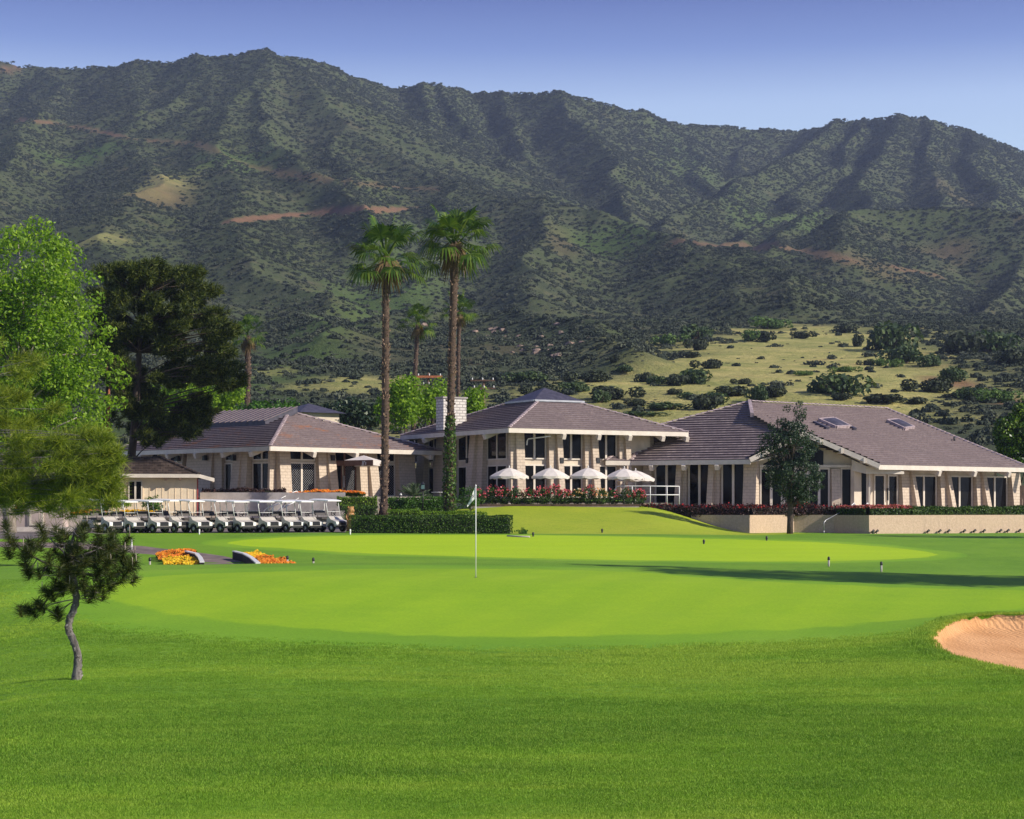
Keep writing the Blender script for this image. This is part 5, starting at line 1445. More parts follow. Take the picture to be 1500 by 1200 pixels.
# ---- hedges
def hedge(label,poly_c,w_,h,z0,nl,leaf,mat,light=None,rnd=0.12,group=None,tips=None,name='hedge',cat='hedge'):
    """clipped hedge along a centre line of ground points"""
    pts=[Vector((p[0],p[1],0)) for p in poly_c]; base=Vector((pts[0].x,pts[0].y,z0)); t=empty(name,base); tag(t,label,cat,group)
    m=MB(); Cs=[];Ns=[];top=[]
    for a_,b_ in zip(pts[:-1],pts[1:]):
        d=(b_-a_); L_=d.length; d/=L_; nn=Vector((d.y,-d.x,0))
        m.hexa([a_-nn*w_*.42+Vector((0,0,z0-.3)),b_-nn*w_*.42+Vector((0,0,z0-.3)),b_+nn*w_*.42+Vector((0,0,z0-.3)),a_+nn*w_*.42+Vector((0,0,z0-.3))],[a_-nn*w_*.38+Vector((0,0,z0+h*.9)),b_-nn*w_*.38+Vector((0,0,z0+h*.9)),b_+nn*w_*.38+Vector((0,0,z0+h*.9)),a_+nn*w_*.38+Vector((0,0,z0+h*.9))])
        n=int(nl*L_)
        u=rng.random(n)*(L_+w_*.3)-w_*.15; s_=rng.random(n)*(2*h+w_); 
        lat=np.where(s_<h,-w_/2,np.where(s_<h+w_,s_-h-w_/2,w_/2)); zz=np.where(s_<h,s_,np.where(s_<h+w_,h,2*h+w_-s_))
        wob=fbm(u*1.1+a_.x,zz*1.7+lat*1.3,3)*rnd*2.4+rng.normal(size=n)*rnd*0.35
        nl_=np.where(s_<h,-1.0,np.where(s_<h+w_,0.0,1.0)); nz=np.where((s_>=h)&(s_<h+w_),1.0,0.1)
        # round the shoulders
        sh=np.clip((zz-h+0.18)/0.18,0,1)*np.clip((np.abs(lat)-w_/2+0.18)/0.18,0,1); lat=lat*(1-0.10*sh); zz=zz-0.06*sh
        pos=np.stack([a_.x+d.x*u+nn.x*(lat+nl_*wob),a_.y+d.y*u+nn.y*(lat+nl_*wob),z0+zz+nz*wob],1)
        Cs.append(pos); Ns.append(np.stack([nn.x*nl_,nn.y*nl_,nz],1)); top.append(zz>h*0.8)
    C_=np.vstack(Cs);N_=np.vstack(Ns);tp=np.concatenate(top)
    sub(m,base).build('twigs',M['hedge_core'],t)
    quads_obj('foliage',[leaf_quads(C_,leaf,N_,0.75,0.6)],M[mat],t,base)
    if tips:
        k=tp&(rng.random(len(tp))<tips[1]); 
        quads_obj('leaf_tips' if tips[0]!='dark_rose' else 'blossoms',[leaf_quads(C_[k]+np.array([0,0,0.05]),leaf*1.1,N_[k],0.7,0.7)],M[tips[0]],t,base)
    return t
hedge('long clipped dark hedge edging the putting green',[(PX(517,107.6),107.6),(PX(600,107.2),107.2),(PX(747,107.0),107.0)],1.0,1.02,-1.62,1500,0.085,'hedge',rnd=0.05)
hedge('rounded light green hedge between the two tall palm trunks',[(PX(572,111.5),111.5),(PX(611,111.5),111.5)],1.3,1.05,-1.35,1700,0.085,'hedge_light',rnd=0.10)
hedge('low light green hedge at the foot of the ivy wrapped palm',[(PX(619,111.6),111.6),(PX(660,111.7),111.7),(PX(708,112),112)],1.2,0.95,-1.4,1700,0.085,'hedge_light',rnd=0.10)
hedge('dark hedge block beside the carved post and the bare palm trunk',[(PX(506,113.5),113.5),(PX(549,113.5),113.5)],1.3,1.42,-1.5,1700,0.085,'hedge',rnd=0.10)
hedge('pale yellow green shrubs along the end of the grey lot wall',[(PX(496,119.6),119.6),(PX(550,119.8),119.8)],0.7,0.55,-0.05,1400,0.09,'hedge_light',rnd=0.14)
hedge('leafy green shrubs along the terrace beside the spiky sago palm',[(PX(570,119.5),119.5),(PX(648,119.8),119.8)],0.9,0.7,-0.32,1500,0.10,'leaf_mid',rnd=0.14)
hedge('green hedge trimmed along the top of the sunlit retaining wall',[(PX(1333,118.9),118.9),(PX(1420,120.8),120.8),(PX(1560,124.0),124.0)],0.8,0.62,-0.75,1300,0.10,'hedge',rnd=0.10)
hedge('red tipped hedge on the wall corner below the side door',[(PX(1233,119.7),119.7),(PX(1272,118.0),118.0),(PX(1331,118.9),118.9)],0.8,0.62,-0.75,1300,0.10,'rose_leaf',rnd=0.10,tips=('pink_tip',0.75))
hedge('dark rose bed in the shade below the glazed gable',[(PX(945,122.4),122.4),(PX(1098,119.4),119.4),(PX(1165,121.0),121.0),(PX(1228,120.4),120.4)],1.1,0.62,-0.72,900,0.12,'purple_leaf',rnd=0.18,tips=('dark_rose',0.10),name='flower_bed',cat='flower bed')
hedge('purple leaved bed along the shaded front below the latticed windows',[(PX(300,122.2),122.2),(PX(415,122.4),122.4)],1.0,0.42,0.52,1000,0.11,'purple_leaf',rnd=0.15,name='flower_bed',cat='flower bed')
# ---- flower beds
def flowers(label,outline,nl,zfun,mats,h=0.35,leaf=0.075):
    poly=np.array([(p[0],p[1]) for p in outline]); mn,mx=poly.min(0),poly.max(0); base=Vector((poly[0][0],poly[0][1],zfun(poly[0][0],poly[0][1])))
    t=empty('flower_bed',base); tag(t,label,'flower bed')
    q=rng.random((nl*3,2))*(mx-mn)+mn; k=poly_sd(poly,q[:,0],q[:,1])>0; q=q[k][:nl]
    zz=np.array([zfun(a_,b_) for a_,b_ in q]); n=len(q)
    hh=h*(0.65+0.5*fbm(q[:,0]*1.6,q[:,1]*1.6,3)*2)
    C_=np.column_stack([q,zz+hh*np.sqrt(rng.random(n))]); quads_obj('leaves',[leaf_quads(C_,leaf*1.3,np.tile([0,0,1.0],(n,1)),0.9)],M['rose_leaf'],t,base)
    band=fbm(q[:,0]*0.8+3,q[:,1]*0.8,2)
    for i,mt in enumerate(mats):
        s_=(band>0.0)==(i==0) if len(mats)>1 else np.ones(n,bool)
        if s_.sum()<2: continue
        C_=np.column_stack([q[s_],zz[s_]+hh[s_]*(0.85+0.3*rng.random(s_.sum()))])
        quads_obj('blossoms',[leaf_quads(C_,leaf,np.tile([0.3,-0.6,1.0],(len(C_),1)),0.6,0.9)],M[mt],t,base)
    return t
def gpoly(pix,y0=74,y1=102): return [GP(a_,b_,y0,y1) for a_,b_ in pix]
flowers('orange marigold bed behind the path wall',gpoly([(228,817),(262,813),(286,815),(290,820),(262,824),(232,824)]),2600,gz,['orange_fl'],0.34)
flowers('yellow marigold bed in front of the orange one',gpoly([(238,826),(262,823),(284,824),(296,830),(296,834),(240,834)]),2600,gz,['yellow_fl'],0.32)
flowers('yellow marigold patch at the head of the far path wall',gpoly([(356,817),(378,814),(388,820),(372,824)]),1500,gz,['yellow_fl'],0.30)
flowers('orange marigold bed spreading down from the far path wall',gpoly([(372,823),(388,820),(418,825),(434,831),(420,834),(382,834)]),2200,gz,['orange_fl'],0.30)
flowers('long orange flower bed above the grey lot wall',[(PX(424,121.5),121.5),(PX(534,121.5),121.5),(PX(536,123.4),123.4),(PX(424,123.4),123.4)],4200,lambda a_,b_:0.55,['orange_fl'],0.42,0.10)
flowers('orange flower strip under the big dark pine beside the hut',[(PX(95,113.5),113.5),(PX(160,114),114),(PX(160,115.2),115.2),(PX(95,115),115)],1800,lambda a_,b_:-0.62,['orange_fl'],0.35,0.10)
flowers('yellow flower strip between the hut and the golf carts',[(PX(162,113.5),113.5),(PX(232,114.5),114.5),(PX(232,115.6),115.6),(PX(162,115.2),115.2)],1600,lambda a_,b_:-0.62,['yellow_fl'],0.35,0.10)
# ---- rose bushes on the terrace edge
nrb=14
kinds=['with crimson blooms','with pink and cream blooms','with peach coloured blooms','with few red blooms']
for i in range(nrb):
    px=704+i*(936-704)/(nrb-1)+random.uniform(-3,3); yy=122.3+random.uniform(-.12,.25); z0=0.05
    base=Vector((PX(px,yy),yy,z0)); t=empty('rose_bush',base)
    k=[0,0,0,3,1,0,0,1,2,1,2,3,3,0][i]
    mats=['rose','rose','rose_pale','rose'][k]
    hgt=random.uniform(0.9,1.22); n=760
    p,d=in_ell(n,(base.x,base.y,hgt*0.5),(0.50,0.4,hgt*0.55),0.2); p=p[p[:,2]>0.02]
    quads_obj('foliage',[leaf_quads(p,0.10,None,1,0.65)],M['rose_leaf'],t,base)
    nbm=[46,40,34,16][k]
    p,d=in_ell(nbm,(base.x,base.y-0.05,hgt*0.72),(0.46,0.42,hgt*0.42),0.65); p=p[p[:,2]>hgt*0.5]
    pr=[]
    for q in p: pr.append(leaf_quads(q[None]+rng.normal(size=(5,3))*0.025,0.095,None,1,0.9))
    if pr: quads_obj('blossoms',pr,M[mats],t,base)
    m=MB()
    for s_ in range(5): limb(m,base,base+Vector((random.uniform(-.3,.3),random.uniform(-.3,.3),hgt*0.8)),0.014,0.006,0.1,3,4)
    sub(m,base).build('stems',M['bark'],t)
    pos=['at the end beside the ivy wrapped palm','second from the ivy wrapped palm','third from the ivy wrapped palm','fourth from the ivy wrapped palm','fifth from the ivy wrapped palm','between the first and second umbrella','just past the second umbrella pole','between the second and third umbrella','under the third umbrella','just past the third umbrella pole','between the third and fourth umbrella','under the fourth umbrella','next to last before the white railing','at the end by the white railing'][i]
    tag(t,'rose bush '+kinds[k]+' '+pos,'rose bush','rose bushes along the terrace edge')
# leafy shrubs round the ivy palm
broad_tree('shrub','leafy green shrub hugging the foot of the ivy wrapped palm',(PX(690,120),120,-0.3),[E(690,728,14,120,14),E(682,738,20,120,9)],26,60,0.11,M['leaf_mid'],0.04,0.3,'bark','shrub',limbs=6)
broad_tree('shrub','small shrub of yellow flecked leaves before the hut wall',(PX(222,114.8),114.8,-0.7),[E(225,736,12,114.8,12)],14,60,0.12,M['leaf_mid'],0.04,0.3,'bark','shrub',limbs=4)
broad_tree('shrub','yellow green shrub before the shaded end of the hut',(PX(172,114.8),114.8,-0.7),[E(176,735,12,114.8,10)],14,60,0.12,M['hedge_light'],0.04,0.3,'bark','shrub',limbs=4)
tb=broad_tree('shrub','tiny dark shrub on white edging at the hedge end',(PX(757,106.4),106.4,-1.64),[E(762,779,10,106.4,5)],12,50,0.09,M['leaf_mid'],0.02,0.16,'bark','shrub',limbs=3)
# spiky sago palm
def sago(label,px,py,Y,n,ln,z0):
    base=Vector((PX(px,Y),Y,z0)); t=empty('sago_palm',base); tag(t,label,'plant'); parts=[]; m=MB()
    m.lathe(base,[(0.16,0),(0.2,0.15),(0.15,0.35),(0.02,0.4)],10)
    for i in range(n):
        az=i*2.4+random.uniform(-.2,.2); el=R(random.uniform(12,75)); d=np.array([math.cos(az)*math.cos(el),math.sin(az)*math.cos(el),math.sin(el)])
        u=np.linspace(0.12,1,30); c=np.array(base)+np.array([0,0,.35])+d[None]*(u*ln)[:,None]-np.array([0,0,1])[None]*(u**2*0.22*ln)[:,None]
        s=np.cross(d,[0,0,1]); s/=np.linalg.norm(s)
        for sg in (-1,1): parts.append(needles(c,np.tile(d*0.7+s*sg*0.8+np.array([0,0,.25]),(30,1)),0.22,0.022))
    quads_obj('fronds',parts,M['agave'],t,base); sub(m,base).build('trunk',M['bark'],t)
sago('spiky sago palm in front of the brick corner pillar',606,715,121.5,26,1.15,0.15)

# ---- young crooked pine on the near lawn
Y=30.0
b=GP(112,996,20,40); sc_=b.y/F
base=Vector(b); t=empty('pine_tree',base); tag(t,'small crooked young pine alone on the near lawn','tree')
def yp(px,py,dy=0): return Vector(((px-750)/F*base.y,base.y+dy,(HZ-py)/F*base.y))
m=MB(); tr=[yp(112,998),yp(114,975),yp(113,955),yp(106,935),yp(100.5,923),(yp(102,908)),yp(108,893),yp(112,878),yp(110,862),yp(107,840),yp(104,818),yp(106,795),yp(110,775)]
rr_=[0.088,0.064,0.058,0.055,0.055,0.053,0.052,0.054,0.052,0.044,0.035,0.024,0.012]; tq=[];rq=[]
for i in range(len(tr)-1):
    for k_ in range(5):
        f_=k_/5; p0,p1,p2,p3=tr[max(i-1,0)],tr[i],tr[i+1],tr[min(i+2,len(tr)-1)]
        tq.append(0.5*((2*p1)+(-p0+p2)*f_+(2*p0-5*p1+4*p2-p3)*f_*f_+(-p0+3*p1-3*p2+p3)*f_**3)+Vector((random.uniform(-1,1),random.uniform(-1,1),0))*0.004); rq.append((rr_[i]*(1-f_)+rr_[i+1]*f_)*random.uniform(0.90,1.10))
m.tube(tq+[tr[-1]],rq+[0.012],14)
nb_=420; ii_=rng.integers(0,38,nb_); az_=rng.random(nb_)*6.283; oo_=np.stack([np.cos(az_),np.sin(az_),np.zeros(nb_)],1)
bark_plates=leaf_quads(np.array([tuple(tq[i]) for i in ii_])+oo_*np.array([rq[i] for i in ii_])[:,None]*1.0+rng.normal(size=(nb_,3))*np.array([0,0,0.012]),0.042,oo_,0.35,0.6)
tuft_pts=[]
def br(a,b_,k=1):
    limb(m,a,b_,0.02*k,0.008,0.08,4,6)
def cluster(px,py,dy=0,r=1.0): tuft_pts.append((yp(px,py,dy),r))
manual=[(8,772,0.1),(22,800,-.1),(5,812,.2),(14,790,0),(42,800,.1),(48,812,-.2),(30,812,.25),(35,822,.1),(62,775,-.1),(60,790,.2),(75,782,.3),(68,800,-.3),(88,795,0),(82,812,.2),(100,785,-.2),(112,778,.2),(120,772,0),(128,790,-.3),(140,782,.1),(135,800,.3),(150,795,-.2),(155,808,.1),(165,800,-.1),(172,812,.2),(182,815,-.1),(190,822,.1),(178,828,.2),(195,832,0),(188,838,-.2),(172,842,.1),(160,826,-.3),(150,838,.2),(140,828,-.1),(128,818,.2),(118,806,-.3),(108,815,.25),(98,822,-.2),(90,830,.2),(122,835,-.35),(135,848,.3),(148,856,-.1),(158,862,.2),(128,858,-.2),(118,850,.2),(140,868,-.2),(152,872,0),(112,862,-.3),(70,836,.1),(62,840,-.1),(50,802,0),(78,822,-.2),(92,806,.3),(105,800,.1),(145,812,.35),(165,846,-.25),(102,838,.35),(80,858,.1),(70,868,-.1),(86,866,.15),(92,858,0),(78,873,.0),(40,893,0),(48,898,.1),(34,896,-.1),(58,888,.05),(64,890,-.1),(82,898,.1),(84,903,0),(194,852,0),(40,842,0),(40,838,.1),(176,852,.1),(132,876,.1),(120,870,.15)]
for a_,b_,dy in manual: cluster(a_+random.uniform(-2,2),b_+random.uniform(-2,2),dy+random.uniform(-.08,.08),random.uniform(.85,1.15))
for i in range(34):
    a_=random.gauss(128,26); b_=random.gauss(822,24)
    if 70<a_<190 and 782<b_<872: cluster(a_,b_,random.uniform(-.5,.5),random.uniform(.8,1.1))
br(tr[8],yp(80,862,.0),1.0); br(yp(80,862),yp(62,890)); br(yp(62,890),yp(38,896),0.7); br(yp(62,890),yp(84,902),0.6); br(yp(80,862),yp(72,868),.6)
br(tr[9],yp(70,828,.1),1.2); br(yp(70,828,.1),yp(30,805),1.0); br(yp(30,805),yp(5,775),.8); br(yp(70,828,.1),yp(62,840),.6); br(yp(55,818),yp(40,840),.5)
br(tr[9],yp(165,845),1.3); br(yp(165,845),yp(192,832),.8); br(yp(175,842),yp(195,852),.6); br(tr[10],yp(150,800,.2),1.1); br(tr[10],yp(75,785,-.2),1.1); br(tr[8],yp(150,868,-.2),1.0)
parts=[];cand=MB()
for c,r in tuft_pts:
    n=int(190*r); q=min(tr[7:],key=lambda p:(p-c).length); ax=(c-q); 
    if ax.length>1e-4: ax.normalize()
    ax=np.array(ax)*0.35+np.array([0,0,0.9])+rng.normal(size=3)*0.25; ax/=np.linalg.norm(ax)
    if (c-q).length<0.6: limb(m,q,c,0.008,0.005,0.15,3,5)
    s_=np.linspace(-0.09,0.10,n)*r
    C_=np.array(c)[None]+ax[None]*s_[:,None]
    D_=rng.normal(size=(n,3)); D_-= (D_@ax)[:,None]*ax[None]; D_/=np.linalg.norm(D_,axis=1,keepdims=True); D_=D_+ax[None]*(-0.35+1.5*rng.random((n,1)))
    parts.append(needles(C_,D_,0.135*r,0.0078))
    if random.random()<0.3: 
        e_=Vector(c)+Vector(ax)*0.10*r; cand.tube([e_,e_+Vector((0,0,random.uniform(.06,.20)))],[0.009,0.006],5)
quads_obj('crown',parts,M['needle_young'],t,base)
sub(cand,base).build('candles',M['palebark'],t)
tk_=sub(m,base).build('trunk',M['greybark'],t)
quads_obj('bark_plates',[bark_plates],M['bark_plate'],tk_,base)

# ---- small grey-green tree against the retaining wall
Y=115.5
broad_tree('broadleaf_tree','scraggy grey green tree in front of the retaining wall',(PX(1157,Y),Y,-1.72),
  [E(1160,655,30,Y,36),E(1162,700,36,Y,26),E(1164,608,14,Y,20),E(1160,625,18,Y,18),E(1134,655,20,Y,22),E(1184,705,20,Y,30),E(1136,700,18,Y,18),E(1192,640,9,Y,22),E(1140,625,10,Y,12),E(1172,728,22,Y,12)],
  230,80,0.12,M['leaf_dusk'],0.20,0.36,'bark',bare=16,up=0.15,trunk_top=P(1162,640,Y),limbs=40)
# glossy tree by the far end of the dining wing
Y=142.5
broad_tree('broadleaf_tree','dense glossy tree rising at the end of the dining wing roof',(PX(1499,Y),Y,-0.5),
  [E(1480,640,20,Y,28),E(1492,618,15,Y,24),E(1508,645,24,Y,40),E(1488,665,22,Y,20),E(1466,640,10,Y,12)],
  140,95,0.24,M['leaf_magnolia'],0.2,0.5,'bark',up=0.5,limbs=14)
# trees standing beyond the frame whose shade lies over the green
for (px,py,Y,h,r,lab) in ((0,0,44.6,9.0,2.3,'shade tree beside the green beyond the bunker'),(1,0,47.6,14.0,2.6,'taller shade tree further behind the bunker'),(2,0,51.0,16.0,2.2,'slim tall shade tree behind the other two')):
    x=[19.6,23.0,24.5][px]
    broad_tree('shade_tree',lab,(x,Y,gz(x,Y)),[((x,Y,h*0.62),(r,r,h*0.33)),((x+1,Y+1,h*0.45),(r,r,h*0.2))],110,60,0.30,M['leaf_mid'],0.3,0.9,'bark',limbs=16)
x=32.2;Y=105.0
broad_tree('shade_tree','shade tree beyond the far lawn beside the retaining wall',(x,Y,gz(x,Y)),[((x,Y,3.0),(2.4,2.4,2.8))],60,60,0.30,M['leaf_mid'],0.3,0.8,'bark',limbs=12)
# ------------------------------------------------------------------ things
# ---- golf carts
def wheel(mbt,mbr,c,r,w_):
    mbt.lathe((c[0],c[1],c[2]),[(r*0.55,-w_/2),(r*0.9,-w_/2),(r,-w_*0.3),(r,w_*0.3),(r*0.9,w_/2),(r*0.55,w_/2)],18,'y')
    mbr.lathe((c[0],c[1],c[2]),[(0.001,-w_*0.42),(r*0.3,-w_*0.5),(r*0.56,-w_*0.35),(r*0.56,w_*0.35),(r*0.3,w_*0.5),(0.001,w_*0.42)],14,'y')
def make_cart():
    """heading +x, origin on the ground under the middle; 2.4 m long"""
    t=empty('golf_cart')
    def prof(mb,pts,y0,y1):
        n=len(pts); v=[(x,y0,z) for x,z in pts]+[(x,y1,z) for x,z in pts]
        mb.add(v,[tuple(range(n-1,-1,-1)),tuple(range(n,2*n))]+[(i,(i+1)%n,n+(i+1)%n,n+i) for i in range(n)])
    # rear body with wheel arch
    arch=lambda cx,cz,r,a0,a1,n=8:[(cx+r*math.cos(R(a0+(a1-a0)*i/n)),cz+r*math.sin(R(a0+(a1-a0)*i/n))) for i in range(n+1)]
    m=MB(); prof(m,[(-1.12,0.34)]+[(-1.14,0.62),(-1.05,0.72),(-0.15,0.70),(-0.10,0.30),(-0.42,0.28)]+arch(-0.72,0.24,0.29,8,172),-0.56,0.56)
    m.build('rear_body',M['cartbody'],t)
    # front cowl
    m=MB(); prof(m,[(0.50,0.26),(0.44,0.34),(0.52,0.78),(0.58,0.88),(0.66,0.84),(0.78,0.70),(1.10,0.60),(1.20,0.52),(1.20,0.34)]+arch(0.82,0.24,0.28,10,170),-0.54,0.54)
    m.build('front_cowl',M['cartbody'],t)
    MB().box(-0.5,0.6,-0.53,0.53,0.24,0.30).build('floor_pan',M['black'],t)
    m=MB(); m.box(1.19,1.25,-0.50,0.50,0.24,0.36); m.build('bumper',M['black'],t)
    m=MB(); m.add([(1.208,-0.34,0.38),(1.208,0.34,0.38),(1.208,0.34,0.52),(1.208,-0.34,0.52),(1.112,0.34,0.604),(1.112,-0.34,0.604)],[(0,1,2,3),(3,2,4,5)]); m.build('grille',M['black'],t)
    for s in (-1,1):
        MB().box(1.10,1.222,s*0.43-0.11,s*0.43+0.11,0.38,0.58).build('headlight',M['cartwhite'],t)
    # seats
    s_=MB(); s_.box(-0.42,0.12,-0.52,0.52,0.70,0.82); s_.build('seat',M['seatlight'],t)
    m=MB(); m.hexa([(-0.44,-0.52,0.92),(-0.34,-0.52,0.92),(-0.34,0.52,0.92),(-0.44,0.52,0.92)],[(-0.54,-0.5,1.18),(-0.46,-0.5,1.18),(-0.46,0.5,1.18),(-0.54,0.5,1.18)]); m.build('backrest',M['seatlight'],t)
    # bag well and rack
    m=MB(); m.box(-1.16,-0.62,-0.48,0.48,0.74,0.80); m.tube([(-1.1,-0.46,0.8),(-1.12,-0.46,1.02),(-1.12,0.46,1.02),(-1.1,0.46,0.8)],0.022,6); m.build('bag_rack',M['black'],t)
    # roof, posts, windscreen
    m=MB(); nx,ny=10,6; g=[];
    for i in range(nx+1):
        for j in range(ny+1):
            x=-0.80+1.40*i/nx; y=-0.56+1.12*j/ny; e=1-max(abs(2*i/nx-1)**6,abs(2*j/ny-1)**6)
            g.append((x,y,1.78+0.05*e-0.045*(x+0.1)))
    b0=[(x,y,z-0.05) for x,y,z in g]
    m.add(g,[(i*(ny+1)+j,(i+1)*(ny+1)+j,(i+1)*(ny+1)+j+1,i*(ny+1)+j+1) for i in range(nx) for j in range(ny)],True)
    m.hexa([(-0.81,-0.57,1.757),(0.61,-0.57,1.696),(0.61,0.57,1.696),(-0.81,0.57,1.757)],[(-0.81,-0.57,1.81),(0.61,-0.57,1.75),(0.61,0.57,1.75),(-0.81,0.57,1.81)])
    m.build('canopy',M['cartwhite'],t)
    for s in (-1,1):
        MB().tube([(0.56,s*0.50,0.90),(0.40,s*0.52,1.74)],0.02,7).build('post',M['whitemetal'],t)
        MB().tube([(-0.60,s*0.50,0.80),(-0.66,s*0.52,1.74)],0.02,7).build('post',M['whitemetal'],t)
    m=MB(); m.tube([(0.52,-0.5,1.12),(0.52,0.5,1.12)],0.014,6); m.tube([(-0.60,-0.5,1.2),(-0.60,0.5,1.2)],0.016,6); m.build('crossbar',M['whitemetal'],t)
    m=MB(); 
    ring=[(0.30+0.06*math.sin(2*math.pi*k/14),0.24+0.17*math.cos(2*math.pi*k/14),1.05+0.15*math.sin(2*math.pi*k/14)) for k in range(15)]
    m.tube(ring,0.018,6,False); m.tube([(0.30,0.24,1.05),(0.55,0.24,0.82)],0.024,6); m.tube([(0.30,0.07,1.05),(0.30,0.41,1.05)],0.014,5)
    m.build('steering_wheel',M['black'],t)
    for (x,y) in ((0.82,0.46),(0.82,-0.46),(-0.72,0.46),(-0.72,-0.46)):
        a_=MB();b_=MB(); wheel(a_,b_,(x,y,0.225),0.225,0.18); o=a_.build('wheel',M['rubber'],t); b_.build('rim',M['metal'],o)
    return t
cart0=make_cart()
npos=11
clab=['at the end of the row nearest the dark pine','second in line from the dark pine','third in line, below the hut window','in front of the hut wall, fourth from the pine end','in front of the lit hut corner','sixth, just clear of the hut corner','in the middle of the grey wall stretch','below the purple bed','below the sloping handrails','next to last before the carved post','last in line beside the carved post']
for i in range(npos):
    c=cart0 if i==0 else copy_tree(cart0)
    px=152+i*(475-152)/(npos-1)+random.uniform(-4.5,4.5); Yc_=104.8+i*0.42+random.uniform(-.15,.15)
    x=PX(px,Yc_); c.location=(x,Yc_,gz(x,Yc_)+0.01); c.rotation_euler=(0,0,R(-35+random.uniform(-7,5))); c.scale=(1,1,random.uniform(0.97,1.025))
    tag(c,'white golf cart '+clab[i],'golf cart','golf carts parked in a row')

# ---- umbrellas
def make_umbrella():
    t=empty('patio_umbrella'); n=8; rad=1.36; m=MB(); vs=[(0,0,2.55)]
    rings=((0.45,2.42),(0.95,2.20),(rad,1.96))
    for (r_,z) in rings:
        for k in range(n*3):
            a_=2*math.pi*k/(n*3); sag=1-0.045*math.sin(math.pi*(k%3)/3)**2*(r_/rad); 
            vs.append((r_*sag*math.cos(a_),r_*sag*math.sin(a_),z-(0.03 if k%3 else 0)*(r_/rad)))
    K_=n*3; fs=[(0,1+k,1+(k+1)%K_) for k in range(K_)]
    for j in range(2): fs+=[(1+j*K_+k,1+(j+1)*K_+k,1+(j+1)*K_+(k+1)%K_,1+j*K_+(k+1)%K_) for k in range(K_)]
    m.add(vs,fs); m.build('canopy',M['canvas'],t)
    v=MB(); q=[]
    for k in range(K_*2+1):
        a_=2*math.pi*k/(K_*2); r_=rad*(1-0.045*math.sin(math.pi*((k/2)%3)/3)**2)+0.004
        z=1.965-(0.03 if (k//2)%3 else 0); q.append((r_*math.cos(a_),r_*math.sin(a_),z)); q.append((r_*1.01*math.cos(a_),r_*1.01*math.sin(a_),z-0.17-0.03*math.sin(k*math.pi/2)))
    v.add(q,[(2*k,2*k+1,2*k+3,2*k+2) for k in range(K_*2)]); v.build('valance',M['canvas'],t)
    p=MB().tube([(0,0,0),(0,0,2.62)],0.028,10); p.lathe((0,0,2.6),[(0.045,0),(0.06,0.04),(0.001,0.10)],8); p.build('pole',M['whitemetal'],t)
    r_=MB()
    for k in range(n):
        a_=2*math.pi*k/n; r_.tube([(0.03*math.cos(a_),0.03*math.sin(a_),2.5),(rad*0.98*math.cos(a_),rad*0.98*math.sin(a_),1.94)],0.012,5); r_.tube([(0.03*math.cos(a_),0.03*math.sin(a_),1.9),(0.7*math.cos(a_),0.7*math.sin(a_),2.26)],0.01,5)
    r_.build('ribs',M['metal'],t)
    b=MB().lathe((0,0,0),[(0.001,0.0),(0.26,0.0),(0.26,0.07),(0.08,0.10),(0.05,0.3),(0.001,0.3)],16); b.build('base',M['concrete'],t)
    return t
umb=make_umbrella()
for i,(px,py,Yu,lab) in enumerate(((746,682,123.3,'before the hall corner pillar, first of the row'),(806.5,682,123.5,'before the second bay of hall windows'),(861.5,682,123.8,'before the third bay of hall windows'),(914.5,683,124.0,'at the end beside the white railing'),(931,686,126.4,'half hidden behind the one by the white railing'))):
    o=umb if i==0 else copy_tree(umb); x=PX(px,Yu); zt=ZZ(py,Yu)
    o.scale=(0.935,)*3; o.location=(x,Yu,zt-2.52); o.rotation_euler=(0,0,random.uniform(0,.7)); tag(o,'cream scalloped patio umbrella '+lab,'umbrella','cream umbrellas over the terrace tables')
# patio tables under them
def make_table():
    t=empty('patio_table'); MB().lathe((0,0,0),[(0.001,0.70),(0.55,0.70),(0.57,0.72),(0.55,0.74),(0.001,0.74)],20).build('tabletop',M['whitemetal'],t)
    l=MB().tube([(0,0,0.05),(0,0,0.70)],0.04,8); l.lathe((0,0,0),[(0.001,0),(0.3,0),(0.3,0.04),(0.06,0.08),(0.001,0.08)],14); l.build('pedestal',M['whitemetal'],t); return t
tb_=make_table(); tb_.location=(PX(645,122.8),122.8,0.1); tag(tb_,'round pale table by the sago palm','table')

# ---- flagstick on the green
b=GP(697,846,30,54); t=empty('golf_flagstick',b); tag(t,'white flagstick with a drooping emblem flag standing on the green','flagstick')
H=ZZ(711,b.y)-b.z
MB().tube([(0,0,-0.1),(0,0,H*0.55),(0,0,H)],[0.013,0.012,0.011],8).lathe((0,0,H),[(0.016,-0.02),(0.018,0.0),(0.001,0.025)],8).build('pole',M['whitemetal'],t)
MB().lathe((0,0,0),[(0.055,0.003),(0.054,0.006),(0.001,0.006)],16).build('cup',M['black'],t)
m_,nt_,bb_=new_mat('flag_cloth'); bb_.inputs['Base Color'].default_value=(0.80,0.79,0.76,1); bb_.inputs['Roughness'].default_value=0.8
tr_=N(nt_,'ShaderNodeBsdfTranslucent'); tr_.inputs[0].default_value=(0.7,0.7,0.67,1); mx_=N(nt_,'ShaderNodeMixShader'); mx_.inputs[0].default_value=0.3
L(nt_,bb_.outputs[0],mx_.inputs[1]); L(nt_,tr_.outputs[0],mx_.inputs[2]); L(nt_,mx_.outputs[0],nt_.nodes['Material Output'].inputs[0])
M['flag']=m_
def flag_pt(u,v):   # u across 0..1 from the pole, v down 0..1
    s=b.y/F; x0=-1.0*s; z0=H-2*s
    x=x0-u*(11.5*s)*(0.25+0.75*min(1,v*0.9+0.25)); z=z0-v*17*s-u*(13*s)-u*u*2*s*0
    y=0.05*math.sin(u*7+v*2.5)*u
    return (x,y,z)
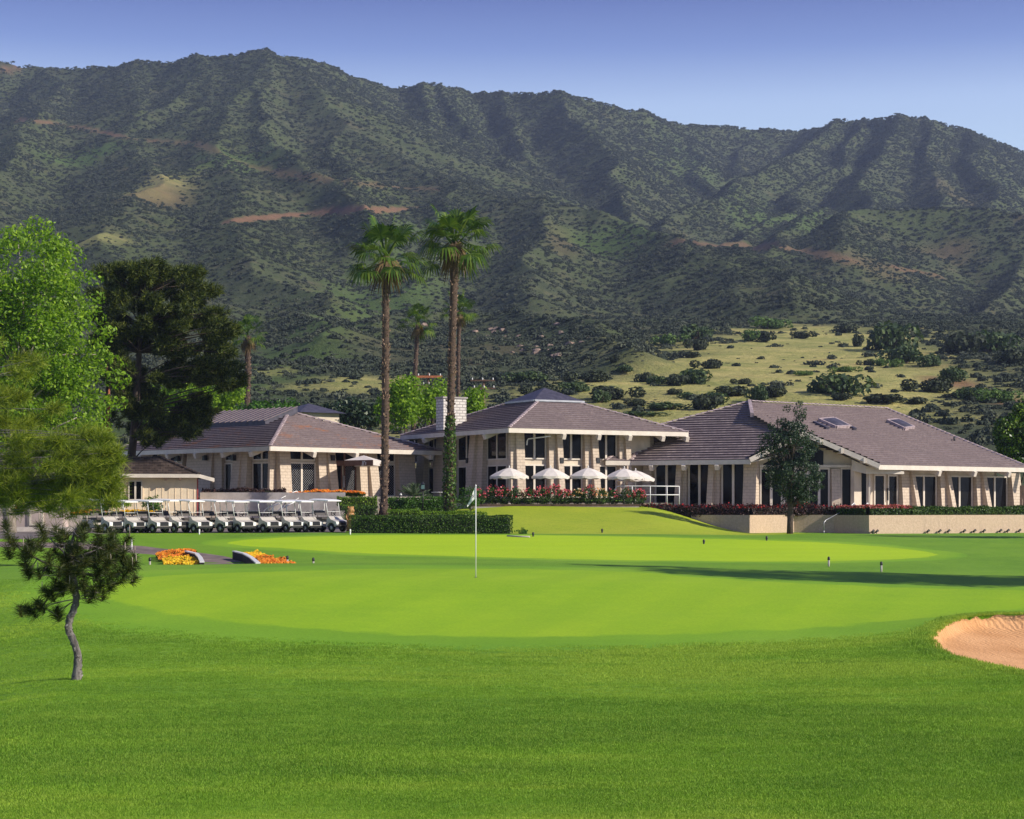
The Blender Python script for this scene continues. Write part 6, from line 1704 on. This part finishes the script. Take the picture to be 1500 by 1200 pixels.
m=MB(); n=12; m.add([flag_pt(i/n,j/n) for i in range(n+1) for j in range(n+1)],[(i*(n+1)+j,i*(n+1)+j+1,(i+1)*(n+1)+j+1,(i+1)*(n+1)+j) for i in range(n) for j in range(n)],True)
fl_=m.build('flag',M['flag'],t)
em=MB()
for uv in ([(0.28,0.42),(0.52,0.36),(0.86,0.40),(0.80,0.52),(0.52,0.47),(0.34,0.52)],[(0.16,0.60),(0.44,0.58),(0.90,0.62),(0.72,0.74),(0.40,0.70),(0.20,0.72)],[(0.60,0.20),(0.78,0.24),(0.70,0.36),(0.56,0.32)]):
    for off in (-0.006,0.006):
        p=[Vector(flag_pt(*q))+Vector((0,off,0)) for q in uv]; em.add(p,[tuple(range(len(p)))])
em.build('emblem',M['black'],fl_)

# ---- carved figure post by the carts
Yk=108.2; base=Vector((PX(513.5,Yk),Yk,-1.5)); t=empty('carved_post',base); tag(t,'golden brown carved wooden post figure beside the last golf cart','carving')
m=MB().lathe((0,0,0),[(0.001,0),(0.24,0),(0.22,0.25),(0.20,0.8),(0.21,1.0),(0.16,1.08),(0.001,1.08)],14); m.build('post',M['carved'],t)
m=MB().lathe((0.02,0,1.02),[(0.001,-0.05),(0.15,0.0),(0.19,0.14),(0.18,0.27),(0.11,0.37),(0.001,0.40)],14)
m.lathe((0.15,-0.08,1.14),[(0.07,-0.02),(0.09,0.05),(0.05,0.12),(0.001,0.13)],10); m.lathe((-0.13,-0.02,1.36),[(0.05,-0.02),(0.06,0.03),(0.001,0.08)],8); m.lathe((0.13,0.03,1.36),[(0.05,-0.02),(0.06,0.03),(0.001,0.08)],8); m.build('head',M['carved'],t)
m=MB().tube([(0.17,-0.08,0.95),(0.26,-0.16,0.80),(0.20,-0.20,0.62)],[0.06,0.055,0.05],8); m.tube([(-0.19,-0.06,0.95),(-0.24,-0.15,0.8),(-0.14,-0.22,0.62)],[0.06,0.055,0.05],8); m.build('arms',M['carved'],t)

# ---- railings
def rail(name,label,pts_list,mat='whitemetal',r_=0.03,cat='railing'):
    base=Vector(pts_list[0][0]); t=empty(name,base); tag(t,label,cat)
    for nm,pts in zip(['top_rail','mid_rail']+['post']*20,pts_list):
        m=MB().tube(pts,r_,8); sub(m,base).build(nm,M[mat],t)
    return t
Yr=123.2
q=lambda px,py,Y=Yr:P(px,py,Y)
rail('railing','white pipe railing with curled end beside the rose bushes',[[q(901,727),q(900.5,718),q(902.5,713.5),q(906,712.2),q(950,712.2),q(995,712.5)],[q(901,725),q(950,725),q(995,725)],[q(926,712),q(926,740)],[q(952.5,712),q(952.5,740)],[q(977,712),q(977,740)],[q(995,712),q(995,740)]])
Yr=119.5
rail('handrail','sloping metal handrail beside the retaining wall steps',[[P(1207,776,117.6),P(1207,765,117.7),P(1210,762,117.8),P(1231,750.5,119.4)],[P(1207,777,117.6),P(1207,783,117.6)]],'metal',0.025,'handrail')
for (a_,lab) in ((1247,'short white handrail below the paired gable windows'),(1267,'short white handrail beside the recessed side window')):
    rail('handrail',lab,[[P(a_-2,744,121),P(a_,741,121),P(a_+4,737,121.6),P(a_+5,738,121.8)],[P(a_+5,738,121.8),P(a_+5,747,121.8)]],'whitemetal',0.03,'handrail')
rail('handrail','white stair handrail sloping down left of the orange flower bed',[[P(405,735,120.6),P(412,730,120.7),P(430,721,121.6),P(434.5,719.5,121.8),P(437,722,121.8),P(437,728,121.8)],[P(420,726,121.2),P(420,738,120.9)]],'whitemetal',0.03,'handrail')
rail('handrail','white stair handrail emerging among the orange flowers',[[P(432,733,120.7),P(444,726,121.4),P(453.5,720,121.8),P(456,720.5,121.9),P(457,724,121.9)],[P(446,725,121.5),P(446,735,121.2)]],'whitemetal',0.03,'handrail')
rail('handrail','lower curved handrail before the grey lot wall',[[P(387,758,120.6),P(387,748,120.6),P(391,744.5,120.6),P(414,736,120.7)],[P(400,741,120.65),P(400,756,120.65)]],'whitemetal',0.03,'handrail')
rail('handrail','second lower curved handrail nearer the orange flowers',[[P(407,757,120.4),P(407,748.5,120.4),P(412,744,120.4),P(436,734,120.5)],[P(420,740.5,120.45),P(420,755,120.45)]],'whitemetal',0.03,'handrail')
# low wall and kerb by the drive
tag(MB().prism([(PX(72,113.2),113.2),(PX(300,113.4),113.4),(PX(300,113.65),113.65),(PX(72,113.45),113.45)],-1.6,-0.62).build('planter_wall',M['concrete']),'low grey planter wall holding flowers beside the drive','wall')
tag(MB().prism([(PX(70,113.46),113.46),(PX(300,113.66),113.66),(PX(292,116.0),116.0),(PX(70,115.6),115.6)],-1.6,-0.66).build('planter_soil',M['soil']),kind='structure')
tag(MB().prism([(PX(22,108.5),108.5),(PX(118,109.5),109.5),(PX(118,111.5),111.5),(PX(22,111.5),111.5)],-1.6,-1.27).build('kerb_slab',M['concrete']),'raised pale concrete slab at the foot of the pinkish building','kerb')
# wheel barrow like utility cart glimpsed by the door
# ---- posts, sprinklers, lights
def stub(name,label,cat,px,py,h,r_,mats,y0=74,y1=118,group=None):
    b=GP(px,py,y0,y1); t=empty(name,b); tag(t,label,cat,group)
    MB().lathe((0,0,-0.1),[(0.001,0),(r_,0),(r_,h+0.02),(0.001,h+0.02)],10).build('post',M[mats[0]],t)
    MB().lathe((0,0,h-0.08),[(r_*1.25,0),(r_*1.35,0.04),(r_*1.25,0.13),(0.001,0.16)],10).build('cap',M[mats[1]],t)
for px,py,lab in ((219.5,832,'grey marker post beside the orange marigold bed'),(421,829,'grey marker post just past the orange marigolds'),(459,832,'grey marker post standing alone between marigolds and flagstick'),(1214,830,'grey marker post on the rough edge behind the green'),(1291,838,'grey marker post at the far end of the rough edge')):
    stub('marker_post',lab,'post',px,py,0.36,0.042,('concrete','black'),70,96,'grey marker posts round the putting green')
for px,py,lab in ((1031,797,'small dark hole marker on the putting green edge'),(1123,792,'small dark hole marker further along the putting green'),(781,786,'small dark peg beside the hedge end'),(882,780.5,'small dark peg low on the lawn bank')):
    stub('peg',lab,'peg',px,py,0.16,0.045,('black','black'),84,116,'dark pegs round the putting green')
for px,py,lab in ((292,783,'small white tee marker before the golf carts'),(513,783,'thin white stake below the last golf cart'),(193,805,'thin pale stake at the bend of the cart path')):
    stub('stake',lab,'stake',px,py,0.22 if px!=193 else 0.45,0.035,('whitemetal','whitemetal'),80,112)
for i,px in enumerate((1278,1284,1359,1376,1389,1412,1427,1441,1465,1476,1493)):
    k=1 if px>1273 else 0
    t_=(px-1273)/(1640-1273); Yw=116.6+t_*7.9
    for _ in range(3):
        Yw=116.6+(124.5-116.6)*((PX(px,Yw)-rp[4].x)/(rp[5].x-rp[4].x))
    x=PX(px,Yw-0.28); z=gz(x,Yw-0.28); base=Vector((x,Yw-0.28,z+0.02)); t=empty('garden_spotlight',base)
    w8=['at the wall corner','second from the wall corner','first of the group of three','second of the group of three','third of the group of three','below the second roof skylight','below the first rafter pair','below the middle pillar','below the last window pair','next to last toward the glossy tree','last in the row'][i]
    tag(t,'small spotlight at the sunlit wall foot, '+w8,'spotlight','spotlights along the sunlit retaining wall')
    MB().tube([(0,0,-0.1),(0,0,0.10)],0.02,6).build('stem',M['black'],t)
    MB().tube([(-0.09,-0.05,0.06),(0.10,0.04,0.19)],[0.05,0.075],10).build('lamp_head',M['black'],t)
# path lantern and clutter by the sago palm
Yl=118.5; base=Vector((PX(619.5,Yl),Yl,-0.3)); t=empty('path_lantern',base); tag(t,'black post lantern beside the spiky sago palm','lantern')
MB().tube([(0,0,0),(0,0,1.25)],0.035,8).build('post',M['black'],t)
m=MB().box(-0.13,0.13,-0.13,0.13,1.25,1.30).box(-0.11,0.11,-0.11,0.11,1.56,1.60); m.lathe((0,0,1.60),[(0.17,0),(0.02,0.14),(0.001,0.2)],8); m.build('lantern_frame',M['black'],t)
MB().box(-0.10,0.10,-0.10,0.10,1.30,1.56).build('lamp_glass',simple('lamp_glass',(0.12,0.22,0.20),0.15),t)
# goose neck lamp
base=P(570,735,118.8); t=empty('garden_lamp',base); tag(t,'dark goose neck garden lamp by the bare palm trunk','lamp')
m=MB().tube([P(574,738,118.8),P(581,733,118.8),P(585,729,118.8),P(586.5,725.5,118.8)],0.03,7); sub(m,base).build('stem',M['black'],t)
m=MB().lathe(P(587,725,118.8),[(0.001,-0.05),(0.07,-0.03),(0.08,0.05),(0.001,0.09)],10); sub(m,base).build('lamp_head',M['whitemetal'],t)
# white edging at the hedge end
c=[GP(743,786,100,110),GP(760,787,100,110),GP(776,787.5,100,110)]
tag(MB().tube([p+Vector((0,0,0.03)) for p in c],0.05,6).build('edging',M['concrete']),'pale stone edging curving round the hedge end','edging')

# ---- power poles
def pole(label,px,py_top,py_bot,Y,arms,r_=0.13,matp='wood'):
    base=P(px,py_bot,Y); t=empty('utility_pole',base); tag(t,label,'power pole')
    m=MB().tube([base,P(px,py_top,Y)],[r_,r_*0.75],9); sub(m,base).build('pole',M[matp],t)
    for (pa,pb,py,mt,h) in arms:
        m=MB().beam(P(pa,py,Y-0.15),P(pb,py,Y-0.15),0.14,h); sub(m,base).build('crossarm',M[mt],t)
        for k in range(3):
            c=P(pa+(pb-pa)*(0.08+0.42*k),py,Y-0.15)+Vector((0,0,h/2))
            m=MB().lathe(c,[(0.04,0),(0.06,0.06),(0.04,0.10),(0.06,0.14),(0.001,0.2)],8); sub(m,base).build('insulator',M['whitemetal'],t)
pole('power pole with two crossarms behind the main hall roof',708.5,556,640,172,[(689,725,557.5,'wood',0.13),(692,726,569,'wood',0.13)],0.15)
pole('power pole with one long orange crossarm between two palms',627.5,546,640,170,[(610,648,552,'redwood',0.2),(611,630,565,'wood',0.2)],0.12)
pole('orange armed pole half buried in the dark pine',158,492,640,126,[(134,184,498,'redwood',0.16)],0.16,'redwood')

# ---- shrubs on the meadow: each one its own bush
def make_bush(seed,mat):
    st=rng; t=empty('meadow_bush'); parts=[]
    r_=np.random.default_rng(seed)
    for k in range(9):
        c=np.array([r_.normal()*0.42,r_.normal()*0.38,0.32+0.30*r_.random()]); q=0.42+0.25*r_.random()
        p,d=in_ell(110,c,(q,q,q*0.75),0.5); parts.append(leaf_quads(p,0.21,d+np.array([0,0,.3]),0.6,0.7))
    quads_obj('foliage',parts,M[mat],t,(0,0,0))
    m=MB()
    for k in range(4): limb(m,Vector((0,0,-.25)),Vector((r_.normal()*.3,r_.normal()*.3,.5)),0.07,0.03,0.1,3,5)
    m.build('stems',M['bark'],t); return t
M['bush_dark']=foliage('dark_scrub_leaves',(0.016,0.024,0.014),(0.034,0.046,0.022),0.15,0.7,(0.07,0.085,0.032))
M['bush_green']=foliage('green_scrub_leaves',(0.025,0.05,0.018),(0.05,0.085,0.026),0.2,0.7,(0.10,0.14,0.04))
M['bush_lime']=foliage('lime_scrub_leaves',(0.05,0.10,0.02),(0.09,0.16,0.03),0.25,0.7,(0.15,0.22,0.05))
protos={'d':make_bush(1,'bush_dark'),'g':make_bush(2,'bush_green'),'l':make_bush(3,'bush_lime')}
used=set()
BL=[ # px,py(base),width px,height px,kind,label
(583,0,0,0,'x',''),
(585+750-585,0,0,0,'x','')]
bushes=[(1042,540,32,15,'d','round dark bush alone in the middle of the meadow'),(1025,513,26,20,'d','upright dark bush at the top of the meadow'),(1012,524,24,10,'d','low dark bush just below the upright one'),(900,530,18,10,'d','small dark bush by the upper meadow rim'),(980,506,30,18,'l','pale green bush at the rim beside the rocks'),(1018,497,44,22,'g','broad green bush crowning the meadow rim'),
(1098,500,26,18,'l','lime green bush on the skyline of the meadow'),(1120,501,24,18,'d','dark bush beside the lime green one'),(1125,482,40,18,'l','long lime green thicket beyond the meadow rim'),(1175,496,28,12,'d','dark flat bush below the pale thicket'),(1238,488,30,16,'d','dark bush near the head of the meadow track'),
(1305,515,56,46,'g','biggest green tree bush on the meadow'),(1255,508,18,20,'d','narrow dark bush beside the biggest tree bush'),(1322,532,48,26,'g','green bush in front of the biggest tree bush'),(1362,537,32,20,'g','round green bush east of the biggest one'),(1272,535,18,10,'d','small dark bush below the biggest tree bush'),(1288,536,16,12,'l','small pale bush below the biggest tree bush'),(1312,538,16,14,'l','little lime bush between two green ones'),
(1226,578,66,34,'g','wide dark green clump low in the meadow'),(1230,586,30,12,'d','dark mound under the wide green clump'),(1111,590,28,28,'g','tall green bush right behind the dining wing ridge'),(1135,582,40,20,'d','dark bush beside the one behind the ridge'),(1078,580,50,16,'d','long low dark bush left of the ridge'),(1015,562,42,24,'g','green clump at the end of the diagonal bush line'),(988,565,34,18,'d','dark clump in the diagonal bush line'),(965,563,26,14,'g','third clump in the diagonal bush line'),(945,560,22,16,'d','first clump of the diagonal bush line'),(915,546,26,12,'g','grey green bush nearest the rocks'),
(893,585,52,22,'d','dark bush mass above the main hall roof'),(880,590,26,20,'g','green bush at the foot of that dark mass'),(935,595,34,12,'d','low dark bush further down the meadow'),(975,600,60,12,'g','flat spreading bush near the main hall eave'),(1030,600,46,24,'d','dark bush above the dining wing hip'),(1045,592,34,20,'g','green bush behind the dark one by the hip'),(985,578,22,10,'d','small bush between the two bush lines'),(1005,583,24,10,'g','small pale bush between the two bush lines'),(1090,563,22,10,'d','small dark bush in mid meadow'),
(1290,590,60,14,'d','long dark hedge like bush above the roof skylights'),(1370,575,50,24,'d','dark bush mass by the bare red soil'),(1395,560,40,24,'g','green bush above the red soil'),(1420,585,44,20,'g','green bush at the lower meadow corner'),(1460,590,40,22,'l','pale bush near the meadow corner'),(1405,520,60,34,'d','dark grove at the east meadow edge'),(1450,515,56,32,'g','green grove beyond the east meadow edge'),(1480,535,44,26,'d','dark grove past the east meadow edge'),(1340,592,30,12,'d','dark low bush before the red soil'),
(820,600,36,14,'g','grey green bush over the hall roof slope'),(850,612,50,14,'g','low bush line touching the hall roof'),(800,580,40,18,'d','dark bush uphill of the hall chimney'),(770,560,44,18,'g','green bush uphill of the hall cap'),(935,610,60,9,'g','thin bush strip beside the hall eave'),(870,560,44,18,'d','dark bush under the rocky outcrop'),(840,575,36,18,'g','green bush under the rocky outcrop'),(1180,550,26,8,'l','faint pale scrub in the meadow centre'),(1240,545,26,10,'l','faint yellow scrub in the meadow centre')]
k=0
for (px,py,wp,hp,kd,lab) in bushes:
    pr=protos[kd]
    o=pr if kd not in used else copy_tree(pr); used.add(kd)
    p=HP(px,py); s=p.y/F
    o.location=(p.x,p.y,p.z-0.1); o.scale=(wp*s/1.75,wp*s/1.75,hp*s/1.0); o.rotation_euler=(0,0,random.uniform(0,6.28))
    tag(o,lab,'bush','bushes on the meadow hillside')
# ---- pale rocks on the knoll
def make_rock(seed):
    bm=bmesh.new(); bmesh.ops.create_icosphere(bm,subdivisions=2,radius=1.0); r_=np.random.default_rng(seed)
    for v in bm.verts: v.co*=0.7+0.5*r_.random(); v.co.z*=0.7
    me=bpy.data.meshes.new('boulder'); bm.to_mesh(me); bm.free(); return me
M['rock']=simple('pale_rock',(0.27,0.19,0.14),0.9,var=0.35,scale=2,bmp=0.5,bscale=6)
rks=[make_rock(i) for i in range(4)]
for m_ in rks: m_.materials.append(M['rock'])
for i in range(46):
    px=random.choice((random.gauss(805,40),random.gauss(720,45))); py=random.gauss(508,14) if px>760 else random.gauss(488,10)
    p=HP(px,py); o=bpy.data.objects.new('boulder',rks[i%4]); COL.objects.link(o); o.location=p-Vector((0,0,.1)); q=random.uniform(0.35,1.0)
    o.scale=(q,q,q); o.rotation_euler=(0,0,random.uniform(0,6)); tag(o,'pale sandstone boulder on the rocky knoll above the main hall','boulder','boulders on the rocky knoll')

# ---- the air: one even box of faint haze round camera, valley and mountains
hz_m=bpy.data.materials.new('haze_air'); hz_m.use_nodes=True; hn=hz_m.node_tree; hn.nodes.remove(hn.nodes['Principled BSDF'])
pv=hn.nodes.new('ShaderNodeVolumePrincipled'); pv.inputs['Color'].default_value=(0.62,0.73,1.0,1); pv.inputs['Density'].default_value=HAZE; pv.inputs['Anisotropy'].default_value=0.2
hn.links.new(pv.outputs[0],hn.nodes['Material Output'].inputs['Volume'])
if HAZE>0: tag(MB().box(-2200,2200,-800,2300,-12,395).build('haze',hz_m),kind='stuff')
